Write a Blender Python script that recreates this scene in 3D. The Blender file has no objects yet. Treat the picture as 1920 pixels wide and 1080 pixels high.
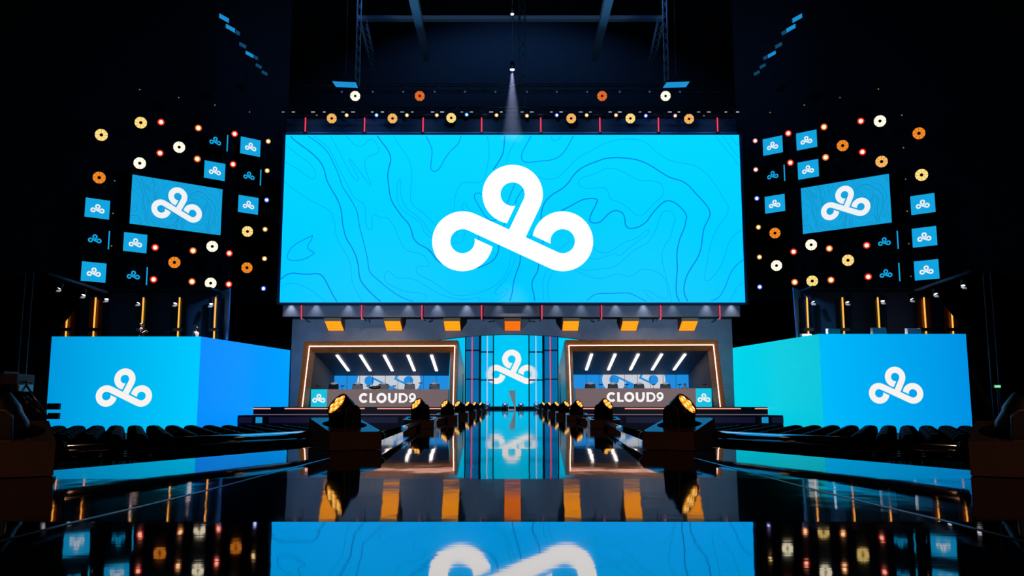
import bpy, bmesh, math, random
from mathutils import Vector, Matrix
random.seed(7)
PI = math.pi
SC = bpy.context.scene
COL = SC.collection
# ------------------------------------------------------------------ camera model (1920x1080 frame)
F = 1600.0
HC = 0.5
PIT = math.radians(7.72)
FW = Vector((0, math.cos(PIT), math.sin(PIT)))
UP = Vector((0, -math.sin(PIT), math.cos(PIT)))
RT = Vector((1, 0, 0))
CAM = Vector((0, 0, HC))


def ray(px, py):
    return FW + RT * ((px - 960) / F) + UP * ((540 - py) / F)


def at(px, py, D):
    """the point at distance D (metres down the hall) along a sight line"""
    r = ray(px, py)
    return CAM + r * (D / r.y)


def onp(px, py, P, N):
    r = ray(px, py)
    return CAM + r * ((P - CAM).dot(N) / r.dot(N))


def lin(c):
    c = c / 255.0
    return c / 12.92 if c <= 0.04045 else ((c + 0.055) / 1.055) ** 2.4


def rgb(r, g, b):
    return (lin(r), lin(g), lin(b), 1)


# ------------------------------------------------------------------ materials
def mat(name, col, rough=0.5, metal=0.0, spec=0.5, emis=None, es=0.0, coat=0.0, noise=0.0, scale=4.0, bump=0.0, sample=True):
    m = bpy.data.materials.new(name)
    m.use_nodes = True
    nt = m.node_tree
    b = nt.nodes['Principled BSDF']
    b.inputs['Base Color'].default_value = col
    b.inputs['Roughness'].default_value = rough
    b.inputs['Metallic'].default_value = metal
    b.inputs['Specular IOR Level'].default_value = spec
    b.inputs['Coat Weight'].default_value = coat
    if emis:
        b.inputs['Emission Color'].default_value = emis
        b.inputs['Emission Strength'].default_value = es
        if not sample:
            m.cycles.emission_sampling = 'NONE'
    if noise or bump:
        tc = nt.nodes.new('ShaderNodeTexCoord')
        nz = nt.nodes.new('ShaderNodeTexNoise')
        nz.inputs['Scale'].default_value = scale
        nz.inputs['Detail'].default_value = 5
        nt.links.new(tc.outputs['Object'], nz.inputs['Vector'])
        if noise:
            mx = nt.nodes.new('ShaderNodeMix')
            mx.data_type = 'RGBA'
            mx.inputs['A'].default_value = tuple(c * (1 - noise) for c in col[:3]) + (1,)
            mx.inputs['B'].default_value = tuple(min(1, c * (1 + noise)) for c in col[:3]) + (1,)
            nt.links.new(nz.outputs['Fac'], mx.inputs['Factor'])
            nt.links.new(mx.outputs['Result'], b.inputs['Base Color'])
        if bump:
            bp = nt.nodes.new('ShaderNodeBump')
            bp.inputs['Strength'].default_value = bump
            bp.inputs['Distance'].default_value = 0.02
            nt.links.new(nz.outputs['Fac'], bp.inputs['Height'])
            nt.links.new(bp.outputs['Normal'], b.inputs['Normal'])
    return m


def glow(name, c, s=1.0, sample=True):
    return mat(name, (0.01, 0.01, 0.01, 1), 0.5, spec=0.1, emis=rgb(*c), es=s, sample=sample)


def wood(name, c1, c2):
    m = mat(name, c1, 0.42, spec=0.4)
    nt = m.node_tree
    b = nt.nodes['Principled BSDF']
    tc = nt.nodes.new('ShaderNodeTexCoord')
    mp = nt.nodes.new('ShaderNodeMapping')
    mp.inputs['Scale'].default_value = (1.2, 1.2, 6.0)
    nz = nt.nodes.new('ShaderNodeTexNoise')
    nz.inputs['Scale'].default_value = 2.2
    nz.inputs['Detail'].default_value = 8
    nz.inputs['Distortion'].default_value = 1.2
    cr = nt.nodes.new('ShaderNodeValToRGB')
    cr.color_ramp.elements[0].position = 0.3
    cr.color_ramp.elements[0].color = c1
    cr.color_ramp.elements[1].position = 0.7
    cr.color_ramp.elements[1].color = c2
    nt.links.new(tc.outputs['Object'], mp.inputs['Vector'])
    nt.links.new(mp.outputs['Vector'], nz.inputs['Vector'])
    nt.links.new(nz.outputs['Fac'], cr.inputs['Fac'])
    nt.links.new(cr.outputs['Color'], b.inputs['Base Color'])
    return m


def led_gradient(name, ca, cb, axis='X', blue=1.0):
    """a video wall that plays a two-tone picture across its own width (Generated coordinates)"""
    m = glow(name, ca, 1.0)
    nt = m.node_tree
    b = nt.nodes['Principled BSDF']
    tc = nt.nodes.new('ShaderNodeTexCoord')
    sx = nt.nodes.new('ShaderNodeSeparateXYZ')
    cr = nt.nodes.new('ShaderNodeValToRGB')
    for e_, c_ in zip(cr.color_ramp.elements, (ca, cb)):
        q_ = rgb(*c_)
        e_.color = (q_[0], q_[1], q_[2] * blue, 1)
    nt.links.new(tc.outputs['Generated'], sx.inputs[0])
    nt.links.new(sx.outputs[axis], cr.inputs['Fac'])
    nt.links.new(cr.outputs['Color'], b.inputs['Emission Color'])
    return m


def glossy_floor(name):
    m = mat(name, (0.0006, 0.0006, 0.0008, 1), 0.03, spec=0.5)
    nt = m.node_tree
    b = nt.nodes['Principled BSDF']
    b.inputs['IOR'].default_value = 4.2
    tc = nt.nodes.new('ShaderNodeTexCoord')
    mp = nt.nodes.new('ShaderNodeMapping')
    mp.inputs['Scale'].default_value = (1.0, 0.55, 1.0)
    nz = nt.nodes.new('ShaderNodeTexNoise')
    nz.inputs['Scale'].default_value = 2.4
    nz.inputs['Detail'].default_value = 2.5
    bp = nt.nodes.new('ShaderNodeBump')
    bp.inputs['Strength'].default_value = 0.05
    bp.inputs['Distance'].default_value = 0.02
    nt.links.new(tc.outputs['Object'], mp.inputs['Vector'])
    nt.links.new(mp.outputs['Vector'], nz.inputs['Vector'])
    nt.links.new(nz.outputs['Fac'], bp.inputs['Height'])
    mp2 = nt.nodes.new('ShaderNodeMapping')
    mp2.inputs['Scale'].default_value = (1.6, 26.0, 1.0)
    n2 = nt.nodes.new('ShaderNodeTexNoise')
    n2.inputs['Scale'].default_value = 1.0
    n2.inputs['Detail'].default_value = 2.0
    b2 = nt.nodes.new('ShaderNodeBump')
    b2.inputs['Strength'].default_value = 0.05
    b2.inputs['Distance'].default_value = 0.0012
    nt.links.new(tc.outputs['Object'], mp2.inputs['Vector'])
    nt.links.new(mp2.outputs['Vector'], n2.inputs['Vector'])
    nt.links.new(n2.outputs['Fac'], b2.inputs['Height'])
    nt.links.new(bp.outputs['Normal'], b2.inputs['Normal'])
    nt.links.new(b2.outputs['Normal'], b.inputs['Normal'])
    return m


M = {}
M['floor_gloss'] = glossy_floor('polished_black_floor')
M['hall'] = mat('hall_concrete', (0.004, 0.004, 0.005, 1), 0.7, spec=0.15, noise=0.4)
M['drape'] = mat('black_drape', (0.012, 0.013, 0.016, 1), 0.95, spec=0.1, noise=0.3, scale=2)
M['navy'] = mat('navy_cloth', (0.02, 0.04, 0.075, 1), 0.8, spec=0.2, noise=0.2)
M['roofsteel'] = mat('roof_steel', (0.32, 0.38, 0.45, 1), 0.5, metal=0.2)
M['trusssteel'] = mat('dull_truss_steel', (0.07, 0.08, 0.1, 1), 0.5, metal=0.2)
M['black'] = mat('black_plastic', (0.006, 0.006, 0.007, 1), 0.42, noise=0.3, scale=20)
M['blackmetal'] = mat('black_metal', (0.01, 0.01, 0.012, 1), 0.32, metal=0.3)
M['rail'] = mat('polished_dark_rail', (0.42, 0.42, 0.45, 1), 0.09, metal=1.0)
M['plinth'] = mat('dark_stained_plywood', (0.06, 0.036, 0.026, 1), 0.26, spec=0.9, noise=0.25, scale=9)
M['trim'] = mat('metal_trim', (0.2, 0.24, 0.3, 1), 0.25, metal=0.9)
M['concrete'] = mat('grey_concrete', (0.20, 0.24, 0.30, 1), 0.8, spec=0.25, noise=0.28, scale=1.3, bump=0.15)
M['wood'] = wood('warm_oak_veneer', rgb(168, 96, 44), rgb(214, 134, 64))
M['booth_in'] = mat('booth_lining', (0.10, 0.11, 0.13, 1), 0.7, noise=0.15)
M['booth_ceil'] = mat('booth_ceiling_blue', (0.045, 0.075, 0.14, 1), 0.6, noise=0.2)
M['booth_side'] = mat('pale_booth_cladding', (0.45, 0.47, 0.52, 1), 0.3, spec=0.6)
M['stage'] = mat('stage_black', (0.006, 0.007, 0.012, 1), 0.7, spec=0.15)
M['chair'] = mat('black_leatherette', (0.006, 0.006, 0.008, 1), 0.38, spec=0.35, noise=0.3, scale=15)
M['steel'] = mat('brushed_steel', (0.35, 0.35, 0.38, 1), 0.3, metal=1.0)
M['bronze'] = mat('bronze_reflector', (0.20, 0.11, 0.05, 1), 0.3, metal=0.85)
M['slate'] = mat('slate_panel', (0.055, 0.06, 0.09, 1), 0.6, noise=0.2)
M['bluefin'] = mat('blue_lacquer', (0.04, 0.34, 0.68, 1), 0.35)
M['white'] = mat('white_plastic', (0.6, 0.6, 0.62, 1), 0.5)
M['skin'] = mat('skin', (0.42, 0.22, 0.15, 1), 0.5, noise=0.08, scale=30)
M['hair'] = mat('dark_hair', (0.012, 0.008, 0.006, 1), 0.6, noise=0.4, scale=60)
M['hair2'] = mat('brown_hair', (0.05, 0.022, 0.013, 1), 0.6, noise=0.4, scale=60)
M['jersey'] = mat('dark_red_jersey', (0.045, 0.008, 0.02, 1), 0.7, noise=0.5, scale=9)
M['blazer'] = mat('grey_blazer', (0.25, 0.27, 0.32, 1), 0.8, noise=0.15, scale=20)
M['tee'] = mat('black_tee', (0.02, 0.02, 0.024, 1), 0.8, noise=0.2, scale=20)
M['trousers'] = mat('dark_trousers', (0.015, 0.015, 0.02, 1), 0.8, noise=0.2, scale=20)
M['copper'] = mat('satin_bronze_trophy', (0.52, 0.40, 0.36, 1), 0.35, metal=0.3)
# light givers
M['L_screen'] = led_gradient('led_cyan', (0, 201, 255), (0, 216, 255), 'Z', 1.5)
M['L_white'] = glow('led_white', (247, 243, 240), 1.0)
M['L_white_big'] = glow('led_white_bright', (247, 243, 240), 1.6)
M['L_line_b'] = glow('led_line_bold', (0, 130, 212), 1.0, False)
M['L_line_t'] = glow('led_line_thin', (0, 165, 222), 1.0, False)
M['L_tile'] = glow('led_tile_blue', (18, 164, 224), 1.0)
M['L_tile_line'] = glow('led_tile_line', (20, 128, 180), 1.0, False)
M['L_tile_white'] = glow('led_tile_white', (240, 242, 245), 1.0, False)
M['L_boxL_front'] = led_gradient('led_box_left_front', (0, 152, 222), (0, 202, 255), 'X')
M['L_boxL_side'] = led_gradient('led_box_left_side', (0, 140, 255), (0, 160, 255), 'Y')
M['L_boxR_front'] = led_gradient('led_box_right_front', (0, 186, 252), (0, 146, 228), 'X')
M['L_boxR_side'] = led_gradient('led_box_right_side', (0, 196, 220), (0, 214, 236), 'Y')
M['L_centre'] = glow('led_centre_cyan', (0, 200, 246), 1.0)
M['L_boothblue'] = glow('led_booth_blue', (24, 138, 222), 1.0)
M['L_boothgrey'] = glow('led_booth_grey', (198, 204, 214), 1.0)
M['L_desk'] = glow('led_desk_grey', (112, 94, 96), 1.0)
M['L_deskcyan'] = glow('led_desk_cyan', (0, 190, 222), 1.0)
M['L_pink'] = glow('led_line_pink', (255, 190, 172), 4.0)
M['L_step'] = glow('led_step_pink', (255, 160, 140), 0.9)
M['L_step2'] = glow('led_step_pale', (190, 150, 190), 0.5)
M['L_strip'] = glow('ceiling_strip_white', (255, 236, 226), 3.0)
M['L_orange'] = glow('louvre_orange', (255, 150, 10), 1.3)
M['L_orange_red'] = glow('louvre_red_orange', (255, 118, 10), 1.0)
M['louvre_box'] = mat('brown_louvre_box', (0.34, 0.19, 0.09, 1), 0.6)
M['L_red'] = glow('red_tube', (255, 62, 86), 1.1, False)
M['L_whitetube'] = glow('white_tube', (190, 205, 255), 0.9, False)
M['L_amber'] = glow('amber_cell', (255, 164, 40), 1.25)
M['L_amber_hot'] = glow('amber_cell_core', (255, 226, 150), 1.8, False)
M['L_col'] = glow('orange_tube', (255, 160, 60), 1.6)
M['L_spot'] = glow('spot_white', (240, 240, 255), 4.0, False)
M['L_green'] = glow('exit_green', (120, 235, 170), 1.0, False)
M['L_panelblue'] = glow('panel_blue', (22, 138, 205), 1.0)
M['L_dimblue'] = glow('dim_panel_blue', (20, 80, 120), 0.7, False)
M['L_win'] = glow('plinth_window_violet', (26, 20, 56), 0.6, False)
M['L_wincyan'] = glow('plinth_window_cyan', (20, 150, 215), 0.9, False)
BL = {'white': (255, 240, 205), 'pale': (255, 214, 126), 'amber': (255, 186, 96), 'orange': (250, 140, 40), 'deep': (240, 112, 40)}
for k, c in BL.items():
    M['BL_' + k] = glow('blinder_' + k, c, {'white': 1.5, 'pale': 1.15, 'amber': 1.0, 'orange': 0.95, 'deep': 0.9}[k], False)
LP = {'red': ((255, 40, 24), (255, 190, 160)), 'orange': ((255, 104, 18), (255, 226, 170)), 'yellow': ((214, 150, 40), (255, 228, 180)),
      'blue': ((70, 100, 240), (235, 238, 255)), 'pink': ((200, 110, 110), (255, 225, 210)), 'cyan': ((40, 140, 210), (215, 240, 255)),
      'dim yellow': ((120, 104, 40), (170, 150, 80)), 'dim blue': ((30, 70, 120), (110, 160, 220)), 'grey blue': ((20, 40, 70), (60, 90, 130))}
for k, (a, c) in LP.items():
    M['LR_' + k] = glow('lamp_halo_ring_' + k, a, 0.9, False)  # ring colour carries the glow halo around the bright core
    M['LC_' + k] = glow('lamp_core_' + k, c, 2.5 if 'dim' not in k and 'grey' not in k else 0.9, False)


def glass(name, col, rough, alpha=1.0):
    m = mat(name, col, rough)
    b = m.node_tree.nodes['Principled BSDF']
    b.inputs['Transmission Weight'].default_value = alpha
    b.inputs['IOR'].default_value = 1.12
    return m


M['glass_navy'] = glass('navy_tinted_glass', (0.10, 0.30, 0.50, 1), 0.05, 0.9)
M['glass_rib'] = glass('ribbed_glass', (0.72, 0.85, 0.95, 1), 0.10)
M['glass_smoke'] = glass('smoked_glass', (0.45, 0.40, 0.38, 1), 0.03, 0.95)


# ------------------------------------------------------------------ mesh collector
class MB:
    def __init__(s):
        s.v, s.f, s.sm = [], [], []

    def add(s, vs, fs, smooth=False):
        o = len(s.v)
        s.v += [Vector(v) for v in vs]
        for f in fs:
            s.f.append(tuple(i + o for i in f))
            s.sm.append(smooth)
        return s

    def box(s, c, d, m=None):
        hx, hy, hz = d[0] / 2, d[1] / 2, d[2] / 2
        vs = [Vector((x * hx, y * hy, z * hz)) for z in (-1, 1) for y in (-1, 1) for x in (-1, 1)]
        if m is not None:
            vs = [m @ v for v in vs]
        c = Vector(c)
        return s.add([v + c for v in vs], [(0, 2, 3, 1), (4, 5, 7, 6), (0, 1, 5, 4), (2, 6, 7, 3), (0, 4, 6, 2), (1, 3, 7, 5)])

    def quad(s, a, b, c, d):
        return s.add([a, b, c, d], [(0, 1, 2, 3)])

    def prism(s, poly, ext):
        """a flat outline (list of 3-D points) given thickness along ext"""
        n = len(poly)
        ext = Vector(ext)
        vs = [Vector(p) for p in poly] + [Vector(p) + ext for p in poly]
        return s.add(vs, [tuple(range(n))[::-1], tuple(range(n, 2 * n))] + [(i, (i + 1) % n, (i + 1) % n + n, i + n) for i in range(n)])

    def cyl(s, p0, p1, r0, r1=None, n=16, caps=True):
        r1 = r0 if r1 is None else r1
        p0, p1 = Vector(p0), Vector(p1)
        q = (p1 - p0).to_track_quat('Z', 'Y')
        vs = []
        for p, r in ((p0, r0), (p1, r1)):
            for k in range(n):
                a = 2 * PI * k / n
                vs.append(p + q @ Vector((r * math.cos(a), r * math.sin(a), 0)))
        s.add(vs, [(i, (i + 1) % n, (i + 1) % n + n, i + n) for i in range(n)], True)
        if caps:
            s.add(vs, [tuple(range(n))[::-1], tuple(range(n, 2 * n))])
        return s

    def tube(s, pts, r, n=8):
        pts = [Vector(p) for p in pts]
        for a, b in zip(pts[:-1], pts[1:]):
            s.cyl(a, b, r, n=n)
        return s

    def lathe(s, prof, m=None, n=24):
        """prof: list of (radius, z) about local Z"""
        m = m or Matrix()
        vs, k = [], len(prof)
        for j in range(n):
            a = 2 * PI * j / n
            for r, z in prof:
                vs.append(m @ Vector((r * math.cos(a), r * math.sin(a), z)))
        fs = []
        for j in range(n):
            for i in range(k - 1):
                fs.append((j * k + i, ((j + 1) % n) * k + i, ((j + 1) % n) * k + i + 1, j * k + i + 1))
        return s.add(vs, fs, True)

    def ell(s, c, r, m=None, nu=14, nv=9):
        c = Vector(c)
        vs, fs = [], []
        for i in range(nv + 1):
            t = PI * i / nv
            for j in range(nu):
                a = 2 * PI * j / nu
                v = Vector((r[0] * math.sin(t) * math.cos(a), r[1] * math.sin(t) * math.sin(a), r[2] * math.cos(t)))
                vs.append(c + (m @ v if m is not None else v))
        for i in range(nv):
            for j in range(nu):
                fs.append((i * nu + j, (i + 1) * nu + j, (i + 1) * nu + (j + 1) % nu, i * nu + (j + 1) % nu))
        return s.add(vs, fs, True)

    def build(s, name, mt, parent=None, bevel=0.0, loc=None):
        me = bpy.data.meshes.new(name)
        me.from_pydata([tuple(v) for v in s.v], [], s.f)
        me.validate()
        for p, q in zip(me.polygons, s.sm):
            p.use_smooth = q
        me.materials.append(M[mt] if isinstance(mt, str) else mt)
        bm = bmesh.new()
        bm.from_mesh(me)
        bmesh.ops.remove_doubles(bm, verts=bm.verts, dist=1e-5)
        bmesh.ops.recalc_face_normals(bm, faces=bm.faces)
        bm.to_mesh(me)
        bm.free()
        o = bpy.data.objects.new(name, me)
        COL.objects.link(o)
        if parent is not None:
            o.parent = parent
        if loc is not None:
            o.location = loc
        if bevel:
            b = o.modifiers.new('bevel', 'BEVEL')
            b.width = bevel
            b.segments = 2
            b.limit_method = 'ANGLE'
        return o


def thing(name, label, cat, loc=(0, 0, 0), rot=(0, 0, 0), group=None):
    o = bpy.data.objects.new(name, None)
    o.empty_display_size = 0.2
    COL.objects.link(o)
    o.location = loc
    o.rotation_euler = rot
    return tag(o, label, cat, group)


def tag(o, label, cat, group=None):
    o['label'] = label
    o['category'] = cat
    if group:
        o['group'] = group
    return o


def struct(o):
    o['kind'] = 'structure'
    return o


KIDS = {}


def kids(o):
    return list(o.children)


def dup(root, loc=None, rot=None, label=None, group=None):
    def cp(o, par):
        c = o.copy()
        COL.objects.link(c)
        if par is not None:
            c.parent = par
        for ch in o.children:
            cp(ch, c)
        return c
    r = cp(root, None)
    if loc is not None:
        r.location = loc
    if rot is not None:
        r.rotation_euler = rot
    if label:
        r['label'] = label
    if group:
        r['group'] = group
    return r


def setmat(o, mt):
    o.material_slots[0].link = 'OBJECT'
    o.material_slots[0].material = M[mt]


ORD = ['', 'first', 'second', 'third', 'fourth', 'fifth', 'sixth', 'seventh', 'eighth', 'ninth', 'tenth', 'eleventh', 'twelfth', 'thirteenth',
       'fourteenth', 'fifteenth', 'sixteenth', 'seventeenth', 'eighteenth', 'nineteenth', 'twentieth']


def facing(n):
    """rotation that takes local +Z to n and keeps local Y as upright as it can"""
    return Vector(n).normalized().to_track_quat('Z', 'Y').to_euler()


# ------------------------------------------------------------------ the three-loop emblem (units: pixels of its drawing, origin between the two low loops)
RO, RI, EW = 57.0, 23.0, 34.0
EA = math.radians(25.04)
EU = Vector((math.cos(EA), -math.sin(EA)))
EN = Vector((math.sin(EA), math.cos(EA)))
RM = (RO + RI) / 2


def emblem_polys():
    out = []

    def ring(c, a0, ao, ai, n=44):
        vs = []
        for k in range(n + 1):
            t = k / n
            for R, e in ((RO, ao), (RI, ai)):
                a = math.radians(a0 + (e - a0) * t)
                vs.append((c[0] + R * math.cos(a), c[1] + R * math.sin(a)))
        out.append((vs, [(2 * k, 2 * k + 1, 2 * k + 3, 2 * k + 2) for k in range(n)]))
    g = RM - EW / 2 - 9.0
    do = math.degrees(math.acos(g / RO))
    di = math.degrees(math.acos(g / RI))
    th = 90 - math.degrees(EA)
    cl, cr, ct = Vector((-93.8, 0)), Vector((93.8, 0)), Vector((0, 90.2))
    ring(cl, th, th + 360 - do, th + 360 - di)
    ring(cr, th + 180, th + 540 - do, th + 540 - di)
    ring(ct, th - 90, th - 90 + 360 - do, th - 90 + 360 - di)

    def quad(a, b, nn):
        out.append(([tuple(a + nn * EW / 2), tuple(a - nn * EW / 2), tuple(b - nn * EW / 2), tuple(b + nn * EW / 2)], [(0, 1, 2, 3)]))
    quad(cl + EN * RM, cr - EN * RM, EN)
    a = ct + EU * RM
    d = (a - cl).dot(EN) - RM - EW / 2
    quad(a, a - EN * d, EU)
    return out


EMB = emblem_polys()


def emblem_mesh(c, ex, ey, scale):
    """scale: metres per drawing unit"""
    mb = MB()
    c, ex, ey = Vector(c), Vector(ex), Vector(ey)
    for vs, fs in EMB:
        mb.add([c + ex * (x * scale) + ey * (y * scale) for x, y in vs], fs)
    return mb


# ------------------------------------------------------------------ contour drawing on the main screen (traced as drawn, six sheets)
SH = {'A': (520, 245), 'B': (520, 405), 'C': (800, 245), 'D': (800, 405), 'E': (1100, 245), 'F': (1100, 405)}
CURVES = [
    ('b', 'A160,65 200,110 300,185 400,260 480,335 535,410 565,490 590,590 640,690 700,790 745,890 765,980 B772,30 785,130 820,260 890,380 940,490 965,600 975,700 1000,780 1070,870 1150,950 1230,1020'),
    ('m', 'A365,65 450,120 540,190 610,270 660,370 720,500 760,620 790,690 850,780 910,880 950,970 B965,40 985,150 1020,280 1050,400 1075,520 1095,650 1130,700 1220,780 1330,870 1430,940 1530,990 1620,1018'),
    ('t', 'A435,65 530,135 600,200 660,290 720,420 780,540 850,680 910,790 970,835 1025,870 1050,950 B1050,20 1055,90 1080,150 1112,163 1130,130 1125,50 A1130,1030 1160,1003 1200,1020 1240,1038 1290,1033 1330,1050 B1350,60 1400,140 1440,240 1480,330 1540,405 1620,432 1700,450 1760,490 1800,560 1800,595 1750,597 1690,600 1655,625 1660,670 1700,705 1800,760 D20,752 80,790 200,870 300,930 400,948 520,938 640,910 760,860 860,790 930,710 975,610 995,520 1010,455 1030,440 1050,465 1045,540 1000,650 950,740 870,830 820,890 825,930 860,932 910,900 968,858 955,910 910,960 820,1010'),
    ('t', 'A635,65 680,150 740,260 810,400 880,520 940,600 965,580 955,540 900,440 865,370 862,335 900,385 960,460 1030,550 1080,620 1115,640 1090,570 1050,450 1040,370 1070,320 1150,285 1205,250 1205,200 1160,125 1110,105 1070,130 1030,170 970,185 910,160 860,105 820,65'),
    ('b', 'A1190,60 1240,130 1300,210 1340,280 1350,350 1330,440 1315,530 1325,640 1345,780 1380,870 1440,960 B1490,10 1560,90 1600,180 1620,260 1680,330 1780,385 1840,440 D20,405 60,440 110,510 180,570'),
    ('t', 'A1395,65 1430,140 1500,235 1560,340 1595,440 1603,550 1590,700 1590,820 1630,900 1740,980 D5,10 60,60 110,115'),
    ('t', 'B1840,265 1780,220 1740,170 1700,80 1590,0 A1500,950 1450,890 1428,800 1425,700 1435,620 1465,575 1470,640 1465,740 1500,850 1545,930 1640,1000 B1740,70 1780,150 1840,215'),
    ('m', 'A1770,65 1820,160 1843,250 1835,350 1828,440 C75,480 110,483 160,440 220,330 290,240 360,175 395,110 410,60'),
    ('t', 'A100,170 250,290 370,375 440,460 450,540 415,577 340,530 230,450 95,375'),
    ('t', 'A85,605 200,700 330,790 470,870 580,925 640,980 670,1060 B685,90 695,200 730,310 800,430 855,530 880,640 885,750 910,840 960,930 1010,1020'),
    ('m', 'B420,230 300,290 200,350 140,420 118,490 150,525 240,530 340,505 420,460 440,440 415,420 370,395 365,350 405,280 420,230'),
    ('b', 'B40,755 110,700 190,682 280,690 380,693 480,688 540,720 590,800 650,920 710,1020'),
    ('t', 'B40,850 120,810 210,805 310,835 420,895 500,960 575,1020'),
    ('t', 'B1730,1015 1785,963 1700,918 1560,905 1400,850 1310,800 1275,740 1285,690 1335,658 1380,700 1430,742 1560,742 1680,780 1780,840 D20,847 130,920 300,975 450,995 540,985 620,970 635,985 615,1018'),
    ('t', 'C720,60 740,160 742,300 720,440 690,560 650,605 580,622 470,615 400,650 360,720 335,820 325,970'),
    ('b', 'C930,60 915,240 880,330 795,465'), ('t', 'C1100,60 1040,150 975,290 950,390'),
    ('m', 'C1245,60 1180,180 1135,270 1135,345 1180,375 1260,375 1380,360 1500,345 1590,300 1660,220 1750,60'),
    ('t', 'C1490,65 1495,105 1525,122 1570,100 1610,60'),
    ('t', 'C1330,550 1400,570 1490,575 1580,545 1680,450 1760,360 1850,290 E60,240 160,180 300,125 430,103 560,103 650,120 740,165 830,250 930,325 1040,370 1180,393 1290,420 1400,490 1500,600 1600,760 1680,890 1680,960 F1660,0 1580,110 1510,240 1470,360 1440,520 1405,720 1410,765 1450,770 1500,730 1570,640 1640,500 1680,350 1740,250 1800,195 1845,180'),
    ('b', 'C1360,1060 1370,960 1410,850 1500,760 1600,700 1680,630 1760,520 1840,450 E20,405 100,375 210,335 330,322 430,325 560,340 680,375 800,440 900,505 1000,560 1130,600 1220,660 1320,770 1420,880 1465,960 1460,1030 F1400,140 1378,260 1360,390 1320,500 1250,610 1190,720 1160,840 1165,930 1205,1015'),
    ('b', 'C1600,955 1700,905 1830,835 E0,812 80,808 125,825 110,880 60,980 38,1050 F45,70 100,85 170,65 E250,1000 310,960 370,955 430,985 455,1050 F460,100 490,140 540,148 620,130 690,85 E720,1075 780,990 860,900 930,845 1000,838 1080,880 1160,960 1190,1020 F1185,40 1160,150 1110,270 1080,400 1075,500 1080,620 1070,750 1065,860 1075,950 1105,1018'),
    ('t', 'E0,690 100,685 190,678 245,705 265,760 290,815 380,850 480,910 570,985 620,1015 660,1010 720,960 800,870 890,790 918,720 905,660 850,615 760,597 650,597 600,580 500,525 370,465 280,448 200,465 110,510 C1900,545 1840,570 1805,620 1830,665 1900,690'),
    ('m', 'C655,760 620,743 575,755 570,800 600,860 660,960 720,1040 780,1075 845,1055'), ('t', 'C435,960 420,905 450,855 480,890 515,970'),
    ('m', 'C960,865 1010,730 1060,620'), ('m', 'C1050,870 1090,780 1155,690'),
    ('b', 'D860,345 850,430 800,520 720,575 600,620'), ('m', 'D930,70 918,130'), ('m', 'D620,235 622,290'),
    ('t', 'D455,160 445,250 410,310 350,326 285,318'), ('t', 'D362,180 355,220 325,245 295,243'), ('m', 'D1215,262 1258,225'), ('m', 'D1372,338 1395,292'),
    ('t', 'D1560,420 1640,345 1700,310 1760,318'),
    ('b', 'D1115,465 1110,560 1060,700 1030,820 1015,930 990,1010'), ('b', 'D1335,570 1320,660 1265,760 1255,840 1275,930 1287,1010'),
    ('t', 'D1450,620 1395,740 1380,850 1400,1010'), ('t', 'D1510,650 1455,760 1440,870 1460,1010'),
    ('t', 'D1755,640 1850,685 F0,707 100,740 200,742 280,715 370,687 440,710 490,722 560,700 640,645 700,632 800,655 890,700 940,780 965,870 965,950 930,988 880,980 800,930 730,888 680,890 720,940 805,1015'),
    ('t', 'D1800,620 1870,645 F0,650 130,632 260,622 360,585 450,510 540,430 620,375 720,325 780,240 830,150 855,60 E862,1075 885,1000 930,960 990,960 1040,1000 1055,1070 F1050,50 1020,160 990,260 920,370 895,470 915,600 950,740 990,890 1012,1015'),
    ('t', 'F75,370 120,415 190,437 270,430 360,375 460,310 580,270 660,215 725,165 750,175 720,220 620,290 520,370 430,450 370,478 355,445 300,455 200,490 110,515 30,495'),
    ('m', 'F5,1005 80,945 150,925 320,922 480,917 560,940 640,980 710,1018'), ('m', 'F1865,520 1780,590 1710,690 1660,820 1610,920 1550,985 1480,1010'),
    ('t', 'F1880,795 1830,815 1780,870 1740,950 1700,1015'),
    ('t', 'E1535,65 1650,210 1740,310 1818,425'), ('t', 'E1620,65 1720,200 1815,330'), ('t', 'E1715,65 1760,130 1810,185')]


def parse(cs):
    pts, sh = [], None
    for tok in cs.split():
        if tok[0] in SH:
            sh = SH[tok[0]]
            tok = tok[1:]
        x, y = tok.split(',')
        pts.append((sh[0] + float(x) / 6.353, sh[1] + float(y) / 6.353))
    return pts


def smooth(pts, n=5):
    out = []
    for i in range(len(pts) - 1):
        p0, p1, p2, p3 = pts[max(i - 1, 0)], pts[i], pts[i + 1], pts[min(i + 2, len(pts) - 1)]
        for k in range(n):
            t = k / n
            q = []
            for a in (0, 1):
                q.append(0.5 * (2 * p1[a] + (p2[a] - p0[a]) * t + (2 * p0[a] - 5 * p1[a] + 4 * p2[a] - p3[a]) * t * t + (3 * p1[a] - p0[a] - 3 * p2[a] + p3[a]) * t ** 3))
            out.append(tuple(q))
    out.append(pts[-1])
    return out


def ribbon(mb, pts, w):
    """pts 3-D, lying in a vertical plane whose across axis is found from the points' own frame: pts are (P, ex, ey) free -> use 2-D"""
    vs = []
    n = len(pts)
    for i, p in enumerate(pts):
        a, b = pts[max(i - 1, 0)], pts[min(i + 1, n - 1)]
        d = Vector((b[0] - a[0], b[1] - a[1]))
        if d.length < 1e-6:
            d = Vector((1, 0))
        d.normalize()
        e = Vector((-d.y, d.x)) * (w / 2)
        vs += [Vector((p[0], p[1])) + e, Vector((p[0], p[1])) - e]
    return vs, [(2 * i, 2 * i + 1, 2 * i + 3, 2 * i + 2) for i in range(n - 1)]


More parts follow.
